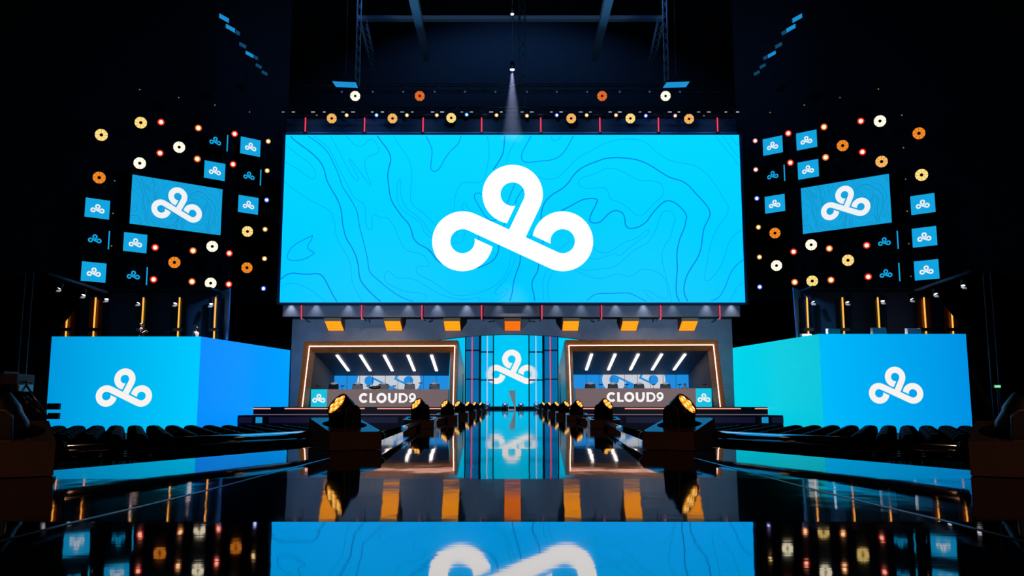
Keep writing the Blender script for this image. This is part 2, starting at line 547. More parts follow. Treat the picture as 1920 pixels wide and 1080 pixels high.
# ------------------------------------------------------------------ the hall shell
mb = MB().box((0, 45, -1.6), (120, 130, 1.0))
struct(mb.build('floor', 'hall'))
HALLZ = -1.1
struct(MB().box((0, 45, 36.2), (120, 130, 0.4)).build('ceiling', 'drape'))
struct(MB().box((0, 104, 17.5), (120, 0.5, 37)).build('wall_back', 'drape'))
struct(MB().box((0, -14, 17.5), (120, 0.5, 37)).build('wall_front', 'drape'))
struct(MB().box((-52, 45, 17.5), (0.5, 130, 37)).build('wall_left', 'drape'))
struct(MB().box((52, 45, 17.5), (0.5, 130, 37)).build('wall_right', 'drape'))

# front stage: gently canted polished slab; runway beyond it
def zf(y):
    """height of the front stage: three rows of panels, the middle row sagging a few millimetres between its supports"""
    if y < 3.75:
        return (y - 3.75) * 0.0082
    if y < 5.85:
        u = y - 3.75
        return -0.0095 * u + 0.5 * (0.0174 / 2.1) * u * u
    z1 = -0.0095 * 2.1 + 0.5 * 0.0174 * 2.1
    return z1 + (min(y, 9.4) - 5.85) * 0.0050


ZR = zf(20)


def floor_row(name, ys, xs, n):
    mb = MB()
    vs = []
    for k in range(n + 1):
        y = ys[0] + (ys[1] - ys[0]) * k / n
        x = xs(y)
        vs += [(-x, y, zf(min(max(y, ys[0] + 1e-6), ys[1] - 1e-6))), (x, y, zf(min(max(y, ys[0] + 1e-6), ys[1] - 1e-6)))]
    mb.add(vs, [(2 * k, 2 * k + 1, 2 * k + 3, 2 * k + 2) for k in range(n)], n > 4)
    tp_v = [(v[0], v[1], v[2] - 0.0005) for v in (vs[0], vs[1], vs[-1], vs[-2])]
    lo_v = [(v[0], v[1], -0.5) for v in (vs[0], vs[1], vs[-1], vs[-2])]
    mb.add(tp_v + lo_v, [(0, 1, 5, 4), (1, 2, 6, 5), (2, 3, 7, 6), (3, 0, 4, 7), (4, 5, 6, 7)])
    return struct(mb.build(name, 'floor_gloss'))


floor_row('floor_front_near', (-3, 3.746), lambda y: 6.5, 1)
floor_row('floor_front_middle', (3.752, 5.846), lambda y: 6.5 if y < 5.2 else 6.5 - (y - 5.2) * 4.2, 40)
floor_row('floor_front_far', (5.852, 9.4), lambda y: 3.75 - (y - 5.85) * 0.41, 1)
struct(MB().box((0, (9.4 + 80) / 2, ZR - 0.2), (4.6, 80 - 9.4, 0.4)).build('floor_runway', 'floor_gloss'))
for sx, nm in ((-1, 'trim_1'), (1, 'trim_2')):
    mb = MB()
    ys = [2.6 + (7.9 - 2.6) * k / 40 for k in range(41)]
    vs = []
    for y in ys:
        x = sx * (1.92 - 0.26 * (y - 2.6) / 5.3)
        vs += [(x - 0.013, y, zf(y) + 0.002), (x + 0.013, y, zf(y) + 0.002)]
    mb.add(vs, [(2 * k, 2 * k + 1, 2 * k + 3, 2 * k + 2) for k in range(40)])
    struct(mb.build(nm, 'trim'))

# main stage tiers either side of the runway
ZU, ZL = 0.29, -0.21
for sx, nm in ((-1, 'left'), (1, 'right')):
    t = struct(MB().box((sx * (17.1 + 2.33) / 2, 67.4, (ZU - 0.9) / 2), (17.1 - 2.33, 24.8, ZU + 0.9)).build('floor_stage_' + nm, 'stage'))
    t2 = struct(MB().box((sx * (17.9 + 2.33) / 2, 53.9, (ZL - 1.1) / 2), (17.9 - 2.33, 2.0, ZL + 1.1)).build('floor_stage_step_' + nm, 'stage'))
    # pink light lines in the riser
    segs = [(17.0, 15.4), (14.5, 9.4), (8.6, 2.6)] if sx < 0 else [(16.9, 15.5), (14.6, 7.2), (6.3, 2.6)]
    for a, b in segs:
        MB().box((sx * (a + b) / 2, 54.98, 0.19), (a - b, 0.06, 0.07)).build('step_light_line', 'L_step', t)
    MB().box((sx * (17.0 + 2.6) / 2, 54.97, -0.185), (14.4, 0.05, 0.035)).build('step_light_line', 'L_step2', t)
    for a, b, m_ in ((17.7, 15.9, 'L_win'), (15.7, 15.3, 'L_wincyan'), (14.9, 11.2, 'L_win'), (10.9, 7.0, 'L_win'), (6.7, 3.0, 'L_win')):
        MB().box((sx * (a + b) / 2, 52.88, -0.5), (a - b, 0.04, 0.36)).build('riser_window', m_, t2)

# ------------------------------------------------------------------ main screen
DS = 56.0


def rect_from(pxl, pxr, pyt, pyb, D):
    a, b = at(960, pyt, D), at(960, pyb, D)
    zt, zb = a.z, b.z
    ym = (pyt + pyb) / 2
    return at(pxl, ym, D).x, at(pxr, ym, D).x, zb, zt


x0, x1, z0, z1 = rect_from(530, 1391.5, 253, 567, DS)
SX0, SX1, SZ0, SZ1 = x0, x1, z0, z1
ms = thing('led_video_wall', 'giant cyan video wall with a white three-loop emblem above the stage', 'screen', ((x0 + x1) / 2, DS, z0))
ox, oz = (x0 + x1) / 2, z0
MB().box((0, 0.03, (z1 - z0) / 2), (x1 - x0, 0.06, z1 - z0)).build('display_panel', 'L_screen', ms)
MB().box((0, 0.32, (z1 - z0) / 2), (x1 - x0 + 0.45, 0.5, z1 - z0 + 0.24)).build('frame', 'navy', ms)
c = at(961.2, 452.2, DS)
sc_ = (at(1055, 452, DS).x - at(867.4, 452, DS).x) / 187.6
emblem_mesh((c.x - ox, -0.02, c.z - oz), (1, 0, 0), (0, 0, 1), sc_).build('emblem', 'L_white_big', ms)
for key, mt in (('b', 'L_line_b'), ('m', 'L_line_b'), ('t', 'L_line_t')):
    mb = MB()
    for k, cs in CURVES:
        if k != key:
            continue
        pts = []
        for px, py in smooth(parse(cs)):
            q = at(px, py, DS)
            pts.append((min(max(q.x - ox, x0 - ox + 0.01), x1 - ox - 0.01), min(max(q.z - oz, 0.01), z1 - z0 - 0.01)))
        vs, fs = ribbon(mb, pts, {'b': 0.074, 'm': 0.05, 't': 0.032}[key])
        mb.add([(v.x, -0.008, v.y) for v in vs], fs)
    mb.build('contour_pattern', mt, ms)

# fascia bands above and below with red tubes, truss with lamps
zb_top = at(960, 250.5, 56.7).z
zb_hi = at(960, 217, 56.7).z
xa, xb = at(537, 234, 56.7).x, at(1380, 234, 56.7).x
up = thing('upper_fascia', 'dark blue fascia band above the big video wall', 'fascia', ((xa + xb) / 2, 56.9, zb_top))
MB().box((0, 0, (zb_hi - zb_top) / 2), (xb - xa, 0.3, zb_hi - zb_top)).build('cloth_panel', 'navy', up)
MB().box((0, -0.2, 0.06), (xb - xa, 0.08, 0.08)).build('bottom_rail', 'bluefin', up)
za, zc = at(960, 594.5, 57.0).z, at(960, 566, 57.0).z
xa2, xb2 = at(530, 580, 57).x, at(1387.5, 580, 57).x
lo = thing('lower_fascia', 'dark fascia band with soft light spots hanging below the big video wall', 'fascia', ((xa2 + xb2) / 2, 57.0, za))
MB().box((0, 0.12, (zc + 0.35 - za) / 2), (xb2 - xa2, 0.2, zc + 0.35 - za)).build('cloth_panel', mat('grey_fascia_cloth', (0.13, 0.15, 0.2, 1), 0.8, noise=0.15), lo)
MB().box((0, 0.12, 0.02), (xb2 - xa2, 0.26, 0.04)).build('bottom_rail_frame', 'blackmetal', lo)
for i, px in enumerate((572, 683, 793, 903, 1014, 1125, 1235, 1346)):
    p = at(px, 249, 56.5)
    h = at(px, 219, 56.5).z - p.z
    t = thing('red_light_tube', '%s red light tube from the left along the fascia above the video wall' % ORD[i + 1], 'light tube', p, group='red tubes above the video wall')
    MB().cyl((0, 0, 0.06), (0, 0, h), 0.045, n=10).build('tube', 'L_red', t)
    MB().box((0, 0, 0.03), (0.26, 0.18, 0.06)).build('foot_mount', 'steel', t, 0.01)
for i, px in enumerate((565, 678, 791, 903, 1016, 1128, 1239, 1350)):
    p = at(px, 594, 56.8)
    h = at(px, 566, 56.8).z - p.z
    s_ = -1 if px > 960 else 1
    t = thing('red_light_tube', '%s red light tube from the left, hooked under the lower fascia' % ORD[i + 1], 'light tube', p, group='red tubes below the video wall')
    MB().tube([(0, 0, h), (0, 0, 0), (0.0, 0.05, -0.12)], 0.04, 10).build('tube', 'L_red', t)
    MB().cyl((0, 0.05, -0.12), (s_ * 0.1, 1.3, -0.14), 0.05, n=10).build('hook_mount', 'white', t)
# small downlights that wash the two bands (the soft spots)
for i, px in enumerate((545, 592, 653, 708, 765, 820, 875, 935, 990, 1043, 1090, 1155, 1207, 1262, 1325, 1372)):
    p = at(px, 562, 56.8)
    t = thing('fascia_spot', '%s small downlight from the left behind the lower edge of the video wall' % ORD[i + 1], 'lamp', (p.x, 56.72, zc + 0.16), group='downlights on the lower fascia')
    MB().cyl((0, 0, 0), (0, 0, 0.16), 0.05, n=12).build('body', 'black', t)
    MB().cyl((0, 0, -0.012), (0, 0, -0.002), 0.042, n=12).build('lens', 'L_spot', t)
    ld = bpy.data.lights.new('fascia_spot_light', 'SPOT')
    ld.energy = 1.9 * [70, 42, 40, 42, 30, 40, 46, 16, 20, 26, 22, 34, 48, 20, 40, 56][i]
    ld.color = (0.86, 0.9, 1.0)
    ld.spot_size = math.radians(70)
    ld.spot_blend = 1.0
    ld.shadow_soft_size = 0.04
    lo_ = bpy.data.objects.new('bulb', ld)
    COL.objects.link(lo_)
    lo_.parent = t
    lo_.location = (0, 0, -0.03)
    lo_.rotation_euler = (math.radians(10), 0, 0)

# ------------------------------------------------------------------ lamp kinds
def blinder_proto():
    t = thing('blinder_light', 'x', 'stage light')
    MB().lathe([(0.0, -0.22), (0.26, -0.22), (0.40, -0.06), (0.43, 0.02), (0.43, 0.05), (0.395, 0.05), (0.39, 0.0), (0.0, 0.0)]).build('housing', 'black', t)
    for k in range(8):
        a0, a1 = 2 * PI * k / 8 + 0.035, 2 * PI * (k + 1) / 8 - 0.035
        n = 6
        vs, fs = [], []
        for j in range(n + 1):
            a = a0 + (a1 - a0) * j / n
            for r, z in ((0.105, 0.012), (0.25, 0.045), (0.375, 0.012)):
                vs.append((r * math.cos(a), r * math.sin(a), z))
        for j in range(n):
            for i in range(2):
                fs.append((j * 3 + i, j * 3 + i + 1, (j + 1) * 3 + i + 1, (j + 1) * 3 + i))
        MB().add(vs, fs, True).build('lens_segment', 'BL_pale', t)
    MB().cyl((0, 0, 0), (0, 0, 0.06), 0.075, 0.06, n=14).build('hub', 'black', t)
    y = MB()
    for s in (-1, 1):
        y.box((s * 0.47, 0, -0.08), (0.03, 0.06, 0.3))
    y.box((0, 0, -0.25), (0.97, 0.06, 0.03))
    y.build('mounting_bracket', 'blackmetal', t)
    return t


def lamp_proto():
    t = thing('wash_light', 'x', 'stage light')
    MB().lathe([(0.0, -0.25), (0.14, -0.25), (0.2, -0.05), (0.215, 0.02), (0.19, 0.02), (0.185, -0.01), (0, -0.01)], n=18).build('housing', 'black', t)
    MB().cyl((0, 0, -0.008), (0, 0, 0.0), 0.18, n=20).build('lens', 'LR_red', t)  # wide glowing disc imitates the halo round the core
    MB().lathe([(0.105, 0.0), (0.09, 0.03), (0.05, 0.05), (0, 0.055)], n=16).build('bulb_core', 'LC_red', t)
    MB().box((0, 0, -0.27), (0.08, 0.3, 0.03)).build('mounting_bracket', 'blackmetal', t)
    return t


BLD, LMP = blinder_proto(), lamp_proto()
USED = {'b': False, 'l': False}


def blinder(p, look, colour, label, group, s=1.0):
    o = BLD if not USED['b'] else dup(BLD)
    USED['b'] = True
    o.location = p
    o.rotation_euler = facing(Vector(look) - Vector(p))
    o.scale = (s, s, s)
    tag(o, label, 'stage light', group)
    for ch in o.children:
        if ch.name.startswith('lens_segment'):
            setmat(ch, 'BL_' + colour)
    return o


def lamp(p, look, colour, label, group, s=1.0):
    o = LMP if not USED['l'] else dup(LMP)
    USED['l'] = True
    o.location = p
    o.rotation_euler = facing(Vector(look) - Vector(p))
    o.scale = (s, s, s)
    tag(o, label, 'stage light', group)
    for ch in o.children:
        if ch.name.startswith('lens'):
            setmat(ch, 'LR_' + colour)
        elif ch.name.startswith('bulb'):
            setmat(ch, 'LC_' + colour)
    return o


LOOK = (0, 6, 1.5)
DT = 55.6
# the truss above the screen
za = at(960, 209, DT + 0.35).z
tx0, tx1 = at(524, 209, DT).x, at(1392, 209, DT).x


def truss(name, label, a, b, w=0.5, r=0.035, bay=1.0, mt='blackmetal', group=None):
    a, b = Vector(a), Vector(b)
    t = thing(name, label, 'truss', a, group=group)
    d = (b - a)
    L = d.length
    d.normalize()
    e1 = d.cross(Vector((0, 1, 0)))
    if e1.length < 0.1:
        e1 = d.cross(Vector((1, 0, 0)))
    e1.normalize()
    e2 = d.cross(e1).normalized()
    cs = [(e1 * sx + e2 * sy) * w / 2 for sx in (-1, 1) for sy in (-1, 1)]
    mb = MB()
    for c_ in cs:
        mb.cyl(c_, c_ + d * L, r, n=6)
    mb.build('chord_rail', mt, t)
    mb = MB()
    n = max(2, int(L / bay))
    for k in range(n):
        p, q = d * (L * k / n), d * (L * (k + 1) / n)
        for i, j in ((0, 1), (1, 3), (3, 2), (2, 0)):
            mb.cyl(p + cs[i], (q if k % 2 else q) + cs[j], r * 0.6, n=4, caps=False)
    mb.build('lattice_web', mt, t)
    return t


truss('lighting_truss', 'long dark lattice truss carrying the lamps above the video wall', (tx0, DT + 0.5, za), (tx1, DT + 0.5, za), 0.5, 0.04, 1.0)
for i, (px, py, c) in enumerate([(622, 222, 'amber'), (736, 222, 'amber'), (846, 221, 'pale'), (1071, 222, 'amber'), (1182, 222, 'pale'), (1292, 223, 'amber')]):
    blinder(at(px, py, DT - 0.5), LOOK, c, '%s amber blinder from the left, on the fascia above the video wall' % ORD[i + 1], 'blinders above the video wall', 0.86)
for i, (px, py, c, w) in enumerate([(666, 180, 'white', 'glowing white'), (787, 180, 'deep', 'dim orange'), (1129, 180, 'deep', 'dim orange'), (1248, 180, 'white', 'glowing white')]):
    blinder(at(px, py, DT - 1.5), LOOK, c, '%s blinder high above the video wall, %s blue panel' % (w, ['below the left', 'inward of the left', 'inward of the right', 'below the right'][i]), 'blinders above the video wall', 0.86)
row = [(594, 216, 'dim yellow'), (650, 216, 'yellow'), (706, 216, 'cyan'), (763, 216, 'yellow'), (819, 216, 'yellow'), (875, 215, 'cyan'), (931, 216, 'yellow'), (988, 217, 'yellow'), (1044, 216, 'blue'),
       (1100, 216, 'yellow'), (1155, 216, 'yellow'), (1211, 217, 'blue'), (1266, 217, 'pink'), (1320, 217, 'dim yellow')]
for i, (px, py, c) in enumerate(row):
    lamp(at(px, py, DT - 0.3), LOOK, c, '%s small %s lamp from the left on the truss above the video wall' % (ORD[i + 1], c), 'lamps on the front truss', 0.3 if 'dim' in c else 0.72)
bars = [531, 550, 587, 608, 643, 662, 698, 717, 754, 773, 811, 829, 866, 884, 921, 940, 979, 997, 1034, 1052, 1089, 1107, 1144, 1162, 1200, 1218, 1256, 1273, 1310, 1329, 1361, 1383]
for i, px in enumerate(bars):
    p = at(px, 210, DT)
    nm = ORD[i + 1] if i < 16 else ORD[32 - i]
    t = thing('truss_yoke_glint', 'short white glint on a truss lamp yoke, %s from the %s end' % (nm, 'left' if i < 16 else 'right'), 'yoke glint', p, group='white yoke glints on the front truss')
    w = 0.16 + 0.1 * ((i * 7) % 3) / 2
    MB().box((0, 0.05, 0.01), (w + 0.05, 0.08, 0.09)).build('housing', 'black', t)
    MB().box((0, 0.0, 0), (w, 0.02, 0.05)).build('tube', mat('yoke_glint_%d' % i, (0, 0, 0, 1), emis=rgb(205, 215, 245), es=0.6 + 0.5 * ((i * 5) % 4) / 3, sample=False), t)  # glowing bar stands in for light caught on a lamp yoke
truss('rear_truss', 'faint dark lattice truss higher up behind the video wall lamps', (at(560, 168, 60).x, 60, at(960, 166, 60).z), (at(1360, 168, 60).x, 60, at(960, 166, 60).z), 0.5, 0.03, 1.2)
for i, px in enumerate((641, 699, 756, 815, 872, 929, 988, 1044, 1101, 1162, 1218, 1275)):
    lamp(at(px, 172, 59.3), LOOK, 'grey blue', '%s unlit lamp from the left on the rear truss' % ORD[i + 1], 'lamps on the rear truss', 0.5)

# two blue lit panels
for sx, q in ((-1, [(623, 153), (667, 155), (671, 165), (630, 163)]), (1, [(1250, 155), (1293, 153.5), (1286, 163.5), (1243, 165)])):
    pts = [at(px, py, D) for (px, py), D in zip(q, (48.5, 48.5, 50.5, 50.5))]
    n = (pts[1] - pts[0]).cross(pts[3] - pts[0]).normalized()
    if n.z < 0:
        n = -n
    c = sum(pts, Vector()) / 4
    t = thing('ceiling_soft_panel', 'tilted flat blue panel hanging high %s of the stage' % ('left' if sx < 0 else 'right'), 'light panel', c, group='blue panels above the stage')
    MB().prism([p - c for p in pts], n * 0.02).build('diffuser', 'L_panelblue', t)
    MB().prism([(p - c) * 1.02 + n * 0.03 for p in pts], n * 0.12).build('frame', 'blackmetal', t)
    MB().cyl(n * 0.1, Vector((0, 0, 36 - c.z)), 0.02, n=6).build('hanging_wire', 'blackmetal', t)

# beam light with its haze
bp = at(960.5, 130, 52)
t = thing('beam_spot', 'white beam spotlight hanging in the centre with its ray pointing down', 'spotlight', bp)
MB().cyl((0, 0, 0.0), (0, 0, 0.5), 0.16, 0.13, n=16).build('housing', 'black', t)
MB().cyl((0, 0, -0.05), (0, 0, -0.005), 0.14, n=16).build('lens', 'L_spot', t)
MB().cyl((0, 0, 0.5), (0, 0, 36 - bp.z), 0.02, n=6).build('hanging_pole', 'trusssteel', t)
ld = bpy.data.lights.new('beam', 'SPOT')
ld.energy = 9000
ld.color = (0.5, 0.58, 1.0)
ld.spot_size = math.radians(19)
ld.spot_blend = 0.6
ld.shadow_soft_size = 0.08
lo_ = bpy.data.objects.new('beam_bulb', ld)
COL.objects.link(lo_)
lo_.parent = t
lo_.location = (0, 0, -0.08)
vm = bpy.data.materials.new('thin_haze')
vm.use_nodes = True
nt = vm.node_tree
nt.nodes.clear()
out = nt.nodes.new('ShaderNodeOutputMaterial')
vs_ = nt.nodes.new('ShaderNodeVolumeScatter')
vs_.inputs['Density'].default_value = 0.03
vs_.inputs['Anisotropy'].default_value = 0.2
nt.links.new(vs_.outputs[0], out.inputs['Volume'])
hz = MB().cyl((0, 0, -0.12), (0, 0, -4.6), 0.12, 0.85, n=24).build('spotlight_haze', vm, None, 0, bp)
tag(hz, 'pale ray of haze under the white beam spotlight above the video wall', 'haze')
hz['kind'] = 'stuff'
bp2 = at(960.5, 26, 50)
t = thing('beam_spot', 'small white spotlight highest in the roof above the beam light', 'spotlight', bp2)
MB().cyl((0, 0, 0.0), (0, 0, 0.5), 0.14, 0.12, n=16).build('housing', 'black', t)
MB().cyl((0, 0, -0.05), (0, 0, -0.005), 0.10, n=16).build('lens', 'L_spot', t)
MB().cyl((0, 0, 0.5), (0, 0, 36 - bp2.z), 0.02, n=6).build('hanging_pole', 'trusssteel', t)

# roof steelwork
zb = at(960, 35, 62).z


def beam(name, label, pts, w, h, group=None):
    a, b = Vector(pts[0]), Vector(pts[1])
    o = MB()
    q = (b - a).to_track_quat('X', 'Z').to_matrix()
    o.box((0, 0, 0), ((b - a).length, w, h), q)
    o = o.build(name, 'roofsteel', None, 0, (a + b) / 2)
    struct(o)
    return o


beam('beam_cross', '', [(at(671, 35, 62).x, 62, zb), (at(1242, 35, 62).x, 62, zb)], 0.5, 0.3)
beam('beam_roof_left', '', [at(772, -20, 44), at(800, 110, 74)], 0.5, 0.5)
beam('beam_roof_right', '', [at(1145, -20, 44), at(1115, 110, 74)], 0.5, 0.5)
ra, rb = at(979, 250, 60), at(980, -20, 60)
truss('truss_mast', 'tall thin lattice mast rising to the roof in the centre', (ra.x, 60.7, ra.z), (ra.x, 60.7, 35.9), 0.45, 0.03, 0.8, 'trusssteel')
for sx, nm in ((-1, 'left'), (1, 'right')):
    p, q = at(960 + sx * 290, 160, 51.5), at(960 + sx * 290, 40, 51.5)
    truss('hanging_truss', 'thin upright lattice truss hanging over the %s blue panel' % nm, (p.x, 51.5, p.z), (p.x, 51.5, 35.9), 0.25, 0.02, 0.7, 'trusssteel')
    p, q = at(960 + sx * 258, 130, 58), at(960 + sx * 279, 40, 50.5)
    truss('hanging_truss', 'slanting lattice truss inward of the %s blue panel' % nm, p, q, 0.35, 0.025, 0.9, 'trusssteel')
    # line array of small roof panels receding towards the stage
    L = [(420, 34), (432, 53), (443, 60), (455, 85), (468, 102), (478, 107), (485, 124), (496, 137)]
    br = ['b', 'b', 'd', 'd', 'b', 'd', 'd', 'd']
    for i, (px, py) in enumerate(L):
        if sx > 0:
            px = 1915 - px
        p = at(px, py, 42 + i * 2.2)
        t = thing('ceiling_panel_light', '%s blue roof panel from the top in the %s receding row' % (ORD[i + 1], nm), 'light panel', p, (0, sx * math.radians(-24), sx * math.radians(-20)), group='roof panels on the %s' % nm)
        w = 0.52 if br[i] == 'b' else 0.42
        MB().box((0, 0, 0), (w, 0.5, 0.02)).build('diffuser', 'L_panelblue' if br[i] == 'b' else 'L_dimblue', t)
        MB().box((0, 0, 0.05), (w + 0.04, 0.54, 0.07)).build('frame', 'blackmetal', t)
        MB().cyl((0, 0, 0.08), (0, 0, 1.2), 0.012, n=5).build('hanging_wire', 'blackmetal', t)

# ------------------------------------------------------------------ wing walls with tiles and lamps
AW = math.radians(49.5)
SIDES = {
    -1: dict(
        tiles=[(470, 275, 32, 32, 'below a red-orange lamp near the video wall'), (403, 320, 33, 32, 'right above the big wing screen'), (466, 384, 32, 31, 'right of the big wing screen'), (183, 391, 39, 35, 'left of the big wing screen'),
               (254, 455, 37, 34, 'under the left end of the big wing screen'), (176, 510, 39, 33, 'lowest of its wing, over the terrace')],
        dark=[(409, 265, 34, 30, 'topmost dark tile of its wing'), (472, 330, 33, 30, 'between two blue tiles beside the video wall'), (184, 448, 38, 33, 'between two blue tiles at the outer edge'), (256, 516, 37, 32, 'lowest dark tile, over the terrace')],
        big=((247, 330), (417, 352), (414, 438), (245, 422)), emb=(332, 396, 0.325),
        blind=[(264, 230, 'pale'), (190, 253, 'pale'), (336, 276, 'white'), (262, 306, 'white'), (186, 333, 'orange'), (464, 434, 'pale'), (398, 462, 'white'), (327, 492, 'orange'), (463, 502, 'orange'), (395, 531, 'white')],
        lamps=[(302, 229, 'red'), (300, 287, 'red'), (437, 308, 'red'), (291, 464, 'red'), (430, 475, 'red'), (288, 524, 'red'), (429, 533, 'red'), (372, 240, 'orange'), (370, 298, 'orange'), (440, 251, 'red'), (362, 470, 'orange'), (360, 528, 'orange'),
               (503, 265, 'yellow'), (501, 320, 'yellow'), (497, 430, 'yellow'), (496, 485, 'yellow'), (500, 375, 'blue'), (494, 541, 'blue'),
               (262, 168, 'dim yellow'), (335, 183, 'dim blue'), (403, 197, 'dim yellow'), (468, 210, 'dim yellow'), (215, 339, 'dim blue'), (212, 400, 'dim yellow'), (209, 461, 'dim yellow')]),
    1: dict(
        tiles=[(1448.5, 273, 31, 31, 'beside the video wall, topmost of its column'), (1512, 262.5, 32, 32, 'topmost tile of its wing'), (1515, 317.5, 33, 31, 'right above the big wing screen'), (1452.5, 382, 32, 30, 'left of the big wing screen'),
               (1730, 382.5, 38, 34, 'right of the big wing screen'), (1733, 444, 39, 33, 'middle one of the outer three'), (1737, 506, 39, 33, 'lowest of its wing, over the terrace')],
        dark=[(1454, 327, 33, 30, 'between two blue tiles beside the video wall'), (1664, 452, 36, 32, 'under the right end of the big wing screen'), (1667, 512, 36, 32, 'lowest dark tile, over the terrace')],
        big=((1502, 350), (1667, 329), (1671, 420), (1505, 435.5)), emb=(1585, 392, 0.318),
        blind=[(1650, 227, 'white'), (1723, 250, 'orange'), (1580, 273, 'orange'), (1653, 303, 'amber'), (1728, 328, 'pale'), (1453, 437, 'orange'), (1521, 459, 'white'), (1590, 488, 'pale'), (1456, 498, 'white'), (1523, 527, 'pale')],
        lamps=[(1478, 250, 'red'), (1482, 305, 'red'), (1488, 472, 'red'), (1490, 529, 'orange'), (1614, 227, 'red'), (1617, 285, 'red'), (1625, 460, 'red'), (1628, 519, 'red'), (1545, 238, 'orange'), (1548, 295, 'orange'), (1555, 466, 'orange'),
               (1558, 525, 'orange'), (1416, 264, 'pink'), (1417, 318, 'pink'), (1422, 426, 'yellow'), (1424, 482, 'yellow'), (1419, 372, 'blue'), (1424.5, 538, 'blue'),
               (1647, 167, 'dim yellow'), (1575, 183, 'dim blue'), (1508, 197, 'dim yellow'), (1444, 211, 'dim yellow'), (1691, 216, 'dim yellow'), (1694, 277, 'dim yellow'), (1698, 336, 'dim blue'), (1701, 396, 'dim yellow'), (1704, 457, 'dim yellow'), (1708, 518, 'dim blue')]),
}
CNAME = {'pale': 'pale yellow', 'white': 'hot white', 'orange': 'orange', 'amber': 'amber'}
TILE = {}
for sx, S in SIDES.items():
    nm = 'left' if sx < 0 else 'right'
    P0 = Vector((sx * 17.0, 60.0, 0))
    U = Vector((sx * math.sin(AW), -math.cos(AW), 0))      # outward along the wall
    N = Vector((-sx * math.cos(AW), -math.sin(AW), 0))     # out of the wall, towards the hall
    Ex = U * sx                                            # picture-right along the wall
    a, b = P0 - U * 1.0, P0 + U * 19
    w = MB().prism([a + Vector((0, 0, 7.75)) - N * 0.6, b + Vector((0, 0, 7.75)) - N * 0.6, b + Vector((0, 0, 35.5)) - N * 0.6, a + Vector((0, 0, 35.5)) - N * 0.6], -N * 0.3)
    struct(w.build('wall_wing_' + nm, 'drape'))
    rz = math.atan2(Ex.y, Ex.x)

    def wall_pt(px, py, off):
        return onp(px, py, P0 + N * off, N)
    # tiles
    for i, (px, py, w, h, where) in enumerate(S['tiles'] + S['dark']):
        dark = i >= len(S['tiles'])
        c = wall_pt(px, py, 0.1)
        W = (wall_pt(px + w / 2, py, 0.1) - wall_pt(px - w / 2, py, 0.1)).length
        H = (wall_pt(px, py - h / 2, 0.1) - wall_pt(px, py + h / 2, 0.1)).length
        S_ = 1.62 if not dark else 1.55
        W, H = (W + S_) / 2, 1.2
        lab = ('dark led tile on the %s wing, ' if dark else 'blue led tile on the %s wing, ') % nm + where
        t = thing('led_tile', lab, 'screen', c, (0, 0, rz), group='led tiles on the %s wing' % nm)
        MB().box((0, 0.03, 0), (W, 0.06, H)).build('display_panel', 'drape' if dark else 'L_tile', t)
        MB().box((0, 0.14, 0), (W + 0.03, 0.14, H + 0.03)).build('frame', 'blackmetal', t)
        MB().box((0, 0.42, 0), (0.2, 0.4, 0.2)).build('wall_mount', 'blackmetal', t)
        e = W * 0.58 / 301.6
        emblem_mesh((-0.14 * W if dark else 0, -0.012, -45 * e), (1, 0, 0), (0, 0, 1), e).build('emblem', 'L_tile' if dark else 'L_tile_white', t)
        if dark:
            MB().box((W * 0.46, -0.01, 0), (W * 0.055, 0.01, H * 0.97)).build('edge_light', 'L_tile', t)
    # big wing screen
    q = [wall_pt(px, py, 0.2) for px, py in S['big']]
    c = sum(q, Vector()) / 4
    W = ((q[1] - q[0]).dot(Ex) + (q[2] - q[3]).dot(Ex)) / 2
    H = ((q[0].z - q[3].z) + (q[1].z - q[2].z)) / 2
    t = thing('led_wing_screen', 'wide blue wing screen with a large white emblem, %s of the video wall' % nm, 'screen', c, (0, 0, rz))
    MB().box((0, 0.03, 0), (W, 0.06, H)).build('display_panel', 'L_tile', t)
    MB().box((0, 0.17, 0), (W + 0.06, 0.2, H + 0.06)).build('frame', 'blackmetal', t)
    MB().box((0, 0.55, 0), (1.0, 0.5, 1.0)).build('wall_mount', 'blackmetal', t)
    ec = wall_pt(S['emb'][0], S['emb'][1], 0.2) - c
    e = W * 0.56 / 301.6
    emblem_mesh((ec.dot(Ex), -0.014, ec.z), (1, 0, 0), (0, 0, 1), e).build('emblem', 'L_tile_white', t)
    mb = MB()
    for k, cs in CURVES:
        pts = [((px - 960.5) / 862 * W, (410 - py) / 314 * H) for px, py in smooth(parse(cs), 3)]
        pts = [(min(max(x, -W / 2), W / 2), min(max(y, -H / 2), H / 2)) for x, y in pts]
        vs, fs = ribbon(mb, pts, 0.035 if k == 'b' else 0.02)
        mb.add([(v.x, -0.006, v.y) for v in vs], fs)
    mb.build('contour_pattern', 'L_tile_line', t)
    # lamps, named by colour and their height order
    for kind in sorted(set(c for _, _, c in S['blind'])):
        for i, (px, py, c) in enumerate(sorted([b for b in S['blind'] if b[2] == kind], key=lambda b: b[1])):
            blinder(wall_pt(px, py, 0.5), LOOK, kind, '%s highest %s round blinder on the %s wing wall' % (ORD[i + 1], CNAME[kind], nm), 'blinders on the %s wing' % nm, 0.98)
    for kind in sorted(set(c for _, _, c in S['lamps'])):
        for i, (px, py, c) in enumerate(sorted([b for b in S['lamps'] if b[2] == kind], key=lambda b: b[1])):
            lamp(wall_pt(px, py, 0.5), LOOK, kind, '%s highest small %s lamp on the %s wing wall' % (ORD[i + 1], kind, nm), 'lamps on the %s wing' % nm, 0.26 if 'dim' in kind else (1.2 if kind in ('red', 'orange') else 0.95))

